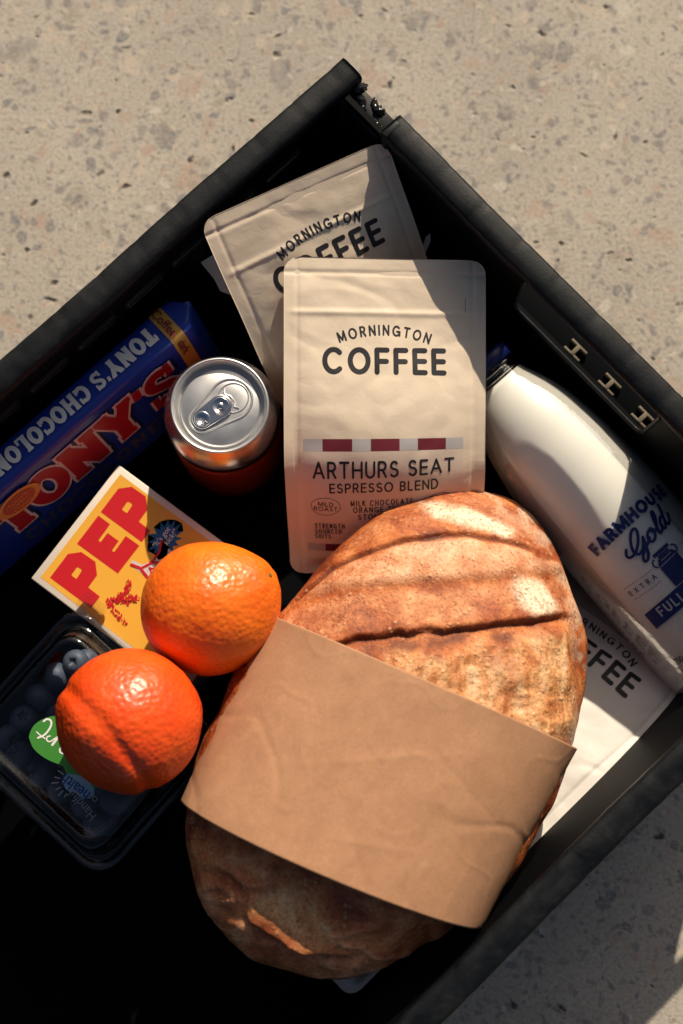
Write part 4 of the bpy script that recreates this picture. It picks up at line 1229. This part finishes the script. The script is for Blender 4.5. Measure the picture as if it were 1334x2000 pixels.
# ------------------------------------------------------------------ pepper carton
pep_yellow = mat('pepper_yellow', (0.80, 0.41, 0.045), 0.38)
pep_white = paper_mat('carton_white', (0.74, 0.66, 0.56), 0.5, 0.1)
pep_red = mat('pepper_red', (0.55, 0.012, 0.018), 0.38)
pep_blue = mat('pepper_blue', (0.012, 0.10, 0.27), 0.4)
def pep_box():
    o0 = Vector((-0.1810, 0.0612, 0.0860))
    X = Vector((0.0496, 0.0672, 0)).normalized(); Yd = Vector((X.y, -X.x, 0))
    W, Hh, T = 0.0836, 0.1121, 0.0754
    root = empty('spice_carton', tuple(o0 + X * W / 2 + Yd * Hh / 2 - Vector((0, 0, T))))
    tag(root, 'yellow carton with big red block letters, under an orange', 'carton')
    mb = MB(); P = lambda x, y, z: o0 + X * x + Yd * y + Vector((0, 0, z))
    v = [P(x, y, z) for z in (-T, 0) for y in (0, Hh) for x in (0, W)]
    mb.add(v, [(0, 1, 3, 2), (4, 6, 7, 5), (0, 4, 5, 1), (2, 3, 7, 6), (0, 2, 6, 4), (1, 5, 7, 3)])
    bx = mb.build('carton', pep_white, None, bevel=0.0008); world_child(bx, root)
    S = lambda x, y: (P(x, -y, 0), Vector((0, 0, 1)))
    mm = 0.00095
    d = Decal(); d.rect(4.2 * mm, -(118 - 4) * mm, (88 - 4.2) * mm, -4.4 * mm, 1); d.build('yellow_panel', S, pep_yellow, root, 0.0001)
    def Pl(x0):
        q = lambda x, y: ((x0 + x) * mm, -y * mm)
        d = Decal()
        # outline with a slit leading to the counter keeps it one simple polygon
        d.poly([q(0, 9.2), q(18, 9.0), q(23.8, 14.9), q(24.2, 25.6), q(18.3, 31.5), q(9.2, 31.8), q(9.0, 41), q(0.2, 41), q(0.1, 21.906), q(8.9, 21.906), q(9.3, 22.7), q(14.6, 22.3), q(15.4, 21.5), q(15.3, 19.2), q(14.6, 18.5), q(9.4, 18.7), q(8.9, 19.4), q(8.9, 21.9), q(0.1, 21.9)], 1)
        d.build('letter', S, pep_red, root, 0.0002)
    Pl(7.5); Pl(58.0)
    q = lambda x, y: (x * mm, -y * mm)
    d = Decal(); d.poly([q(33.8, 9.6), q(55.4, 9.4), q(55.4, 18.5), q(43.6, 18.9), q(42.9, 19.8), q(43.6, 20.7), q(50.3, 20.6), q(50.3, 29.2), q(43.6, 29.4), q(43.0, 30.3), q(43.6, 31.2), q(55.4, 30.8), q(55.6, 41.2), q(34.2, 41.1)], 1)
    d.build('letter', S, pep_red, root, 0.0002)
    random.seed(11)
    d = Decal(); n = 15; pts = []
    for k in range(2 * n):
        a = math.pi * k / n; r = (1.0 if k % 2 else 0.62) * random.uniform(0.9, 1.1)
        pts.append(q(68.6 + 13.0 * r * math.cos(a), 51.5 - 10.2 * r * math.sin(a)))
    d.poly(pts, 1); d.build('starburst', S, pep_blue, root, 0.0002)
    d = Decal(); d.font('"It\'s got', 67.6 * mm, -50.6 * mm, 0.0046, 0, shear=0.15); d.font('kick!"', 71.0 * mm, -55.2 * mm, 0.0046, 0, shear=0.15)
    d.build('starburst_lettering', S, wrap_white, root, 0.0004)
    # printed drawing below the name: a pale body with loose red strokes
    d = Decal(); d.poly([q(43, 44), q(46, 43), q(47.5, 50), q(54, 54), q(62, 53), q(66, 50), q(68, 52), q(64, 60), q(66, 78), q(50, 82), q(42, 74), q(40.5, 64), q(43, 54)], 1)
    d.build('printed_figure', S, mat('figure_white', (0.62, 0.54, 0.52), 0.45), root, 0.0002)
    d = Decal()
    for k in range(26):
        x, y = random.uniform(43, 63), random.uniform(50, 76)
        p = [q(x, y)]
        a = random.uniform(0.6, 2.2)
        for i in range(4): x += 1.3 * math.cos(a); y += 1.3 * math.sin(a); a += random.uniform(-.6, .6); p.append(q(x, y))
        d.stroke(p, random.uniform(0.0004, 0.0013))
    d.stroke([q(43.5, 44.5), q(45, 50), q(43.5, 56), q(42, 64)], 0.0016); d.stroke([q(46, 51), q(52, 54), q(60, 53.4), q(66, 50.5)], 0.0013)
    d.build('figure_strokes', S, pep_red, root, 0.0004)
    d = Decal()
    for br in (((17, 47), (21, 51), (24, 58)), ((17, 47.5), (15, 52), (13, 63)), ((24, 50), (29, 52), (34, 50)), ((20, 50), (27, 56), (29, 60))):
        P3 = catmull([(a, b_, 0) for a, b_ in br], 8)
        for p in P3:
            for _ in range(4): d.dot((p.x + random.uniform(-1.6, 1.6)) * mm, -(p.y + random.uniform(-1.6, 1.6)) * mm, random.uniform(0.0003, 0.0007))
    d.build('printed_sprig', S, pep_red, root, 0.0002)
pep_box()

# ------------------------------------------------------------------ clear punnet with berries
clear = thin_clear('clear_plastic', (0.93, 0.94, 0.945), 0.06, 1.5, 1.0, 0.015)
PC = Vector((-0.1445, -0.0312, 0)); PR = R(-41.3)
PX, PY = 0.1195, 0.1065
def rrect(hx, hy, r, n=10):
    pts = []
    for cx, cy, a0 in ((hx - r, hy - r, 0), (-hx + r, hy - r, 90), (-hx + r, -hy + r, 180), (hx - r, -hy + r, 270)):
        for i in range(n + 1): pts.append((cx + r * math.cos(R(a0 + 90 * i / n)), cy + r * math.sin(R(a0 + 90 * i / n))))
    return pts
def punnet():
    root = empty('berry_punnet', (PC.x, PC.y, 0.0106), PR)
    tag(root, 'clear plastic clamshell punnet of blueberries, under the creased orange', 'punnet')
    hx, hy = PX / 2, PY / 2
    def loft(rings, close=True):
        V = []; n = None
        for inset, z, r in rings:
            p = rrect(hx - inset, hy - inset, r); n = len(p)
            V += [(x, y, z - 0.0106) for x, y in p]
        F = grid_faces(n, len(rings), 0, True)
        if close: F.append(tuple((len(rings) - 1) * n + i for i in range(n)))
        return V, F
    V, F = loft([(0, 0.0870, 0.016), (0.005, 0.0870, 0.0135), (0.0065, 0.082, 0.013), (0.013, 0.0145, 0.016), (0.016, 0.0115, 0.014)])
    mesh_obj('tray', V, F, clear, root)
    V, F = loft([(0.0, 0.0877, 0.016), (0.0003, 0.0900, 0.016), (0.0022, 0.0910, 0.015), (0.0042, 0.0900, 0.014), (0.0050, 0.0887, 0.0135), (0.0072, 0.0889, 0.013), (0.0086, 0.0925, 0.0125),
                 (0.0105, 0.1055, 0.012), (0.0122, 0.1090, 0.0115), (0.0150, 0.1097, 0.011), (0.0172, 0.1089, 0.0105), (0.0188, 0.1073, 0.010), (0.0215, 0.1069, 0.0095)])
    mesh_obj('lid', V, F, clear, root)
    for sx, sy, w, dd in ((0.012, hy - 0.0125, 0.011, 0.004), (-0.030, -hy + 0.0125, 0.011, 0.004)):
        q = MB(); q.box(sx - w / 2, sx + w / 2, sy - dd, sy + dd, 0.0805, 0.0950); q.build('latch', clear, root, bevel=0.0015)
    q = MB()
    tabp = rrect(0.0085, 0.0060, 0.004, 6)
    V = [(x - hx + 0.010, y + hy + 0.0035, z) for z in (0.0787, 0.0795) for x, y in tabp]; n = len(tabp)
    q.add(V, grid_faces(n, 2, 0, True) + [tuple(range(n, 2 * n))]); q.build('lift_tab', clear, root)
    for a in range(9):
        for b_ in range(5):
            q = MB(); q.lathe([(0.0006, 0), (0.0004, 0.0004), (0.0001, 0.0005)], 8, cap=False)
            w = q.build('tab_dimple', clear, root, True) if a == 0 and b_ == 0 else bpy.data.objects.new('tab_dimple', dim)
            if a == 0 and b_ == 0: dim = w.data
            else: col.objects.link(w); w.parent = root
            w.location = (-hx + 0.0035 + a * 0.0016, hy - 0.0005 + b_ * 0.0018, 0.0796)
    # stickers on the lid panel, in world coordinates
    zs = 0.1073
    S = lambda x, y: (Vector((x, y, zs)), Vector((0, 0, 1)))
    green = mat('green_sticker', (0.05, 0.24, 0.035), 0.4)
    px = lambda a, b_: (-0.1731 + (a - 58) * 0.000285 + (b_ - 1440) * 0.000009, -0.0289 - (b_ - 1440) * 0.000280)     # metres across the lid
    zz = lambda a, b_: px(a * 0.18, 1370 + b_ * 0.18)
    d = Decal(); d.poly([zz(q_.x, q_.y) for q_ in catmull([(*p, 0) for p in ((315, 390), (330, 330), (370, 260), (440, 205), (520, 172), (610, 160), (900, 200), (1100, 420), (1150, 700), (1100, 900), (960, 930), (800, 860), (720, 780), (690, 710), (640, 680), (540, 640), (440, 580), (360, 500), (315, 390))], 5)[:-1]], 0.01)
    d.build('green_sticker', S, green, root, 0.0001)
    d = Decal()
    d.stroke([zz(p.x, p.y) for p in catmull([(475, 215, 0), (510, 192, 0), (550, 205, 0), (558, 250, 0), (530, 310, 0), (480, 365, 0), (415, 395, 0)], 6)], 0.0011)
    d.stroke([zz(400, 330), zz(445, 372), zz(490, 402)], 0.0007)
    d.stroke([zz(p.x, p.y) for p in catmull([(545, 375, 0), (515, 385, 0), (510, 420, 0), (545, 435, 0), (600, 400, 0), (640, 375, 0)], 6)], 0.0008)
    d.stroke([zz(640, 375), zz(600, 430), zz(570, 470)], 0.0014)
    d.stroke([zz(p.x, p.y) for p in catmull([(690, 490, 0), (655, 510, 0), (655, 550, 0), (700, 570, 0)], 6)], 0.0009)
    d.build('sticker_script', S, wrap_white, root, 0.0003)
    d = Decal(); d.poly([zz(*p) for p in ((675, 870), (690, 815), (740, 782), (800, 785), (850, 800), (900, 790), (960, 860), (1020, 940), (1020, 1010), (970, 1050), (900, 1045), (850, 1010), (810, 978), (760, 980), (710, 940))], 0.01)
    d.build('blue_sticker', S, mat('pale_blue_sticker', (0.22, 0.36, 0.46), 0.45), root, 0.0002)
    d = Decal()
    rd = math.atan2(0.60, -0.80)
    d.font('health', *zz(850, 880), 0.0088, 0.0001, rot=rd, sx=0.85); d.build('sticker_lettering', S, mat('deep_blue_print', (0.015, 0.05, 0.25), 0.45), root, 0.0004)
    d = Decal(); rd2 = rd - 0.12
    d.font('Handful', *zz(925, 1085), 0.0075, 0.0, rot=rd2 - 0.06, sx=0.85); d.font('of', *zz(1040, 1020), 0.0065, 0.0, rot=rd2 - 0.1)
    for a, b_, c_, e in ((635, 750, 685, 785), (597, 820, 650, 830), (563, 882, 632, 876), (610, 952, 655, 928), (640, 1012, 682, 968), (703, 1030, 722, 998)):
        d.stroke([zz(a, b_), zz(c_, e)], 0.0008)
    d.build('sticker_outer_lettering', S, mat('grey_print', (0.22, 0.24, 0.26), 0.5), root, 0.0003)

    berry = mat('blueberry_skin', (0.02, 0.03, 0.07), 0.55)
    n_, l_, b_ = nodes(berry)
    t = tex_noise(berry, 120, 4, 0.65)
    oi = n_.new('ShaderNodeObjectInfo')
    c = ramp(berry, t.outputs[0], [(0.33, (0.012, 0.016, 0.035)), (0.52, (0.06, 0.08, 0.125)), (0.68, (0.17, 0.21, 0.27))])
    l_.new(c.outputs[0], b_.inputs['Base Color'])
    stem = mat('berry_calyx', (0.02, 0.018, 0.02), 0.7)
    q = MB(); prof = [(0.0001, -1), (0.35, -0.93), (0.7, -0.7), (0.93, -0.36), (1.0, 0), (0.95, 0.34), (0.78, 0.62), (0.55, 0.78), (0.36, 0.83), (0.26, 0.78), (0.2, 0.66), (0.0001, 0.62)]
    q.lathe(prof, 24, cap=False)
    skin = q.build('skin', berry, None, True); skin_me = skin.data; bpy.data.objects.remove(skin)
    q = MB()
    for k in range(5):
        a = 2 * math.pi * k / 5
        for s1 in (0,):
            v = [(0.24 * math.cos(a - .45), 0.24 * math.sin(a - .45), 0.76), (0.24 * math.cos(a + .45), 0.24 * math.sin(a + .45), 0.76), (0.46 * math.cos(a), 0.46 * math.sin(a), 0.90), (0.30 * math.cos(a), 0.30 * math.sin(a), 0.72)]
            q.add(v, [(0, 1, 2), (0, 2, 3), (1, 3, 2)])
    cal = q.build('calyx', stem, None, False); cal_me = cal.data; bpy.data.objects.remove(cal)
    random.seed(21)
    layers = [(0.0910, 6, 5, 0.0), (0.0775, 5, 5, 0.5)]
    for z, nx, ny, sh in layers:
        for i in range(nx):
            for j in range(ny):
                rr = random.uniform(0.0072, 0.0094)
                x = (-0.5 + (i + 0.5) / nx) * 0.086 + random.uniform(-.0022, .0022) + sh * 0.004
                y = (-0.5 + (j + 0.5) / ny) * 0.074 + random.uniform(-.0022, .0022)
                zz_ = z + random.uniform(-.006, .0015)
                cx = PC.x + x * math.cos(PR) - y * math.sin(PR); cy = PC.y + x * math.sin(PR) + y * math.cos(PR)
                e = empty('blueberry', (cx, cy, zz_))
                e.rotation_euler = (random.uniform(-1.1, 1.1), random.uniform(-1.1, 1.1), random.uniform(0, 6.28))
                e.scale = (rr, rr, rr * 0.9)
                tag(e, 'dusty blueberry seen through the lid of the clear punnet', 'blueberry', 'blueberries in the clear punnet')
                for me, nm in ((skin_me, 'skin'), (cal_me, 'calyx')):
                    o = bpy.data.objects.new(nm, me); col.objects.link(o); o.parent = e
punnet()

# ------------------------------------------------------------------ oranges
peel = mat('orange_peel', (0.86, 0.20, 0.008), 0.37, spec=0.6, **{'Subsurface Weight': 0.12, 'Subsurface Radius': (0.006, 0.0016, 0.0004), 'Subsurface Scale': 0.5})
def peel_setup(m, deep):
    n, l, b = nodes(m)
    tc = n.new('ShaderNodeTexCoord')
    v = n.new('ShaderNodeTexVoronoi'); v.feature = 'SMOOTH_F1'; v.inputs['Scale'].default_value = 350; v.inputs['Smoothness'].default_value = 0.6
    l.new(tc.outputs['Object'], v.inputs['Vector'])
    t = tex_noise(m, 160, 3, 0.6)
    w = tex_noise(m, 30, 4, 0.6)
    c = ramp(m, w.outputs[0], [(0.3, (0.80, 0.105, 0.004)), (0.7, (0.92, 0.205, 0.008))]) if not deep else ramp(m, w.outputs[0], [(0.3, (0.78, 0.10, 0.006)), (0.7, (0.88, 0.16, 0.008))])
    l.new(c.outputs[0], b.inputs['Base Color'])
    k = bump(m, v.outputs['Distance'], 0.45, 0.0010)
    bump(m, t.outputs[0], 0.34, 0.0011, k)
peel_setup(peel, False)
peel2 = peel.copy(); peel2.name = 'orange_peel_deep'
for nd in peel2.node_tree.nodes:
    if nd.type == 'VALTORGB': nd.color_ramp.elements[0].color = (0.76, 0.050, 0.005, 1); nd.color_ramp.elements[1].color = (0.87, 0.108, 0.008, 1)
stem_m = mat('orange_stem', (0.10, 0.09, 0.02), 0.8)
def orange(loc, r, pole, scl, label, m, crease=None, seed=0, nub=0.12):
    root = empty('orange', (loc[0], loc[1], loc[2] - r * 0.9))
    tag(root, label, 'orange', 'oranges')
    bm = bmesh.new(); bmesh.ops.create_uvsphere(bm, u_segments=160, v_segments=96, radius=1)
    pole = Vector(pole).normalized()
    for vtx in bm.verts:
        n = vtx.co.normalized()
        cpo = n.dot(pole)
        k = 1 + 0.018 * nz(n.x * 1.6 + seed, n.y * 1.6, n.z * 1.6, 2) + 0.0035 * nz(n.x * 9 + seed, n.y * 9, n.z * 9, 2)
        th = math.acos(max(-1, min(1, cpo)))
        k += nub * math.exp(-(th / 0.42) ** 2) - 0.05 * math.exp(-(th / 0.085) ** 2)
        # faint radial pleats round the stem
        if th < 0.7:
            a = Vector((0, 0, 1)).cross(pole).normalized(); b2 = pole.cross(a)
            k += 0.006 * math.sin(7 * math.atan2(n.dot(b2), n.dot(a))) * math.exp(-((th - 0.25) / 0.14) ** 2)
        if crease:
            cn, cc = Vector(crease[0]).normalized(), crease[1]
            dd = n.dot(cn) - cc + 0.05 * nz(n.x * 2, n.y * 2, n.z * 2 + 5, 2)
            k += -0.034 * math.exp(-(dd / 0.095) ** 2) + 0.012 * math.exp(-((dd - 0.2) / 0.13) ** 2) - 0.03 * sstep(0.1, 0.5, dd)
        vtx.co = Vector((n.x * k * scl[0], n.y * k * scl[1], n.z * k * scl[2])) * r
    me = bpy.data.meshes.new('peel'); bm.to_mesh(me); bm.free()
    me.polygons.foreach_set('use_smooth', [True] * len(me.polygons)); me.materials.append(m)
    o = bpy.data.objects.new('peel', me); col.objects.link(o); o.location = loc; world_child(o, root)
    q = MB(); q.lathe([(0.0001, 0), (0.0016, 0.0002), (0.0013, 0.0012), (0.0006, 0.0016), (0.0001, 0.0013)], 12, cap=False)
    s = q.build('stem_end', stem_m, None, True)
    p = Vector(loc) + Vector((pole.x * scl[0], pole.y * scl[1], pole.z * scl[2])) * (r * (1 + nub - 0.055))
    s.location = p; s.rotation_euler = pole.to_track_quat('Z', 'Y').to_euler()
    world_child(s, root)
orange((-0.0721, 0.0416, 0.1235), 0.0382, (0.80, 0.42, 0.36), (1.0, 0.96, 0.97), 'orange with its stem end showing, on the yellow carton beside the loaf', peel, None, 1, 0.10)
orange((-0.1120, -0.0189, 0.1440), 0.0376, (-0.2, 0.3, -0.93), (1.02, 1.01, 0.98), 'deep orange fruit with a folded crease, resting on the berry punnet', peel2, ((-0.72, -0.62, 0.25), 0.40), 4, 0.03)

# ------------------------------------------------------------------ small paper scraps tucked behind the bags
def scrap(name, label, pts, z0, tilt, m):
    mb = MB(); n = len(pts)
    c = Vector((sum(p[0] for p in pts) / n, sum(p[1] for p in pts) / n, 0))
    V = [(x, y, z0 + (x - c.x) * tilt[0] + (y - c.y) * tilt[1] + dz) for dz in (0, 0.0004) for x, y in pts]
    mb.add(V, [tuple(reversed(range(n))), tuple(range(n, 2 * n))] + [(i, (i + 1) % n, n + (i + 1) % n, n + i) for i in range(n)])
    o = mb.build(name, m); tag(o, label, 'paper')
scrap('paper_card', 'corner of a white card poking out behind the leaning coffee bag', [(-0.0835, 0.2480), (-0.0740, 0.2530), (-0.0640, 0.2300), (-0.0725, 0.2330), (-0.0760, 0.2395)], 0.095, (0.0, 0.5), M['white_pouch'])
scrap('paper_tag', 'small pale tag sticking up behind the upright coffee bag', [(0.0470, 0.2560), (0.0500, 0.2635), (0.0525, 0.2650), (0.0530, 0.2615), (0.0500, 0.2555)], 0.096, (0.3, 0.9), M['white_pouch'])
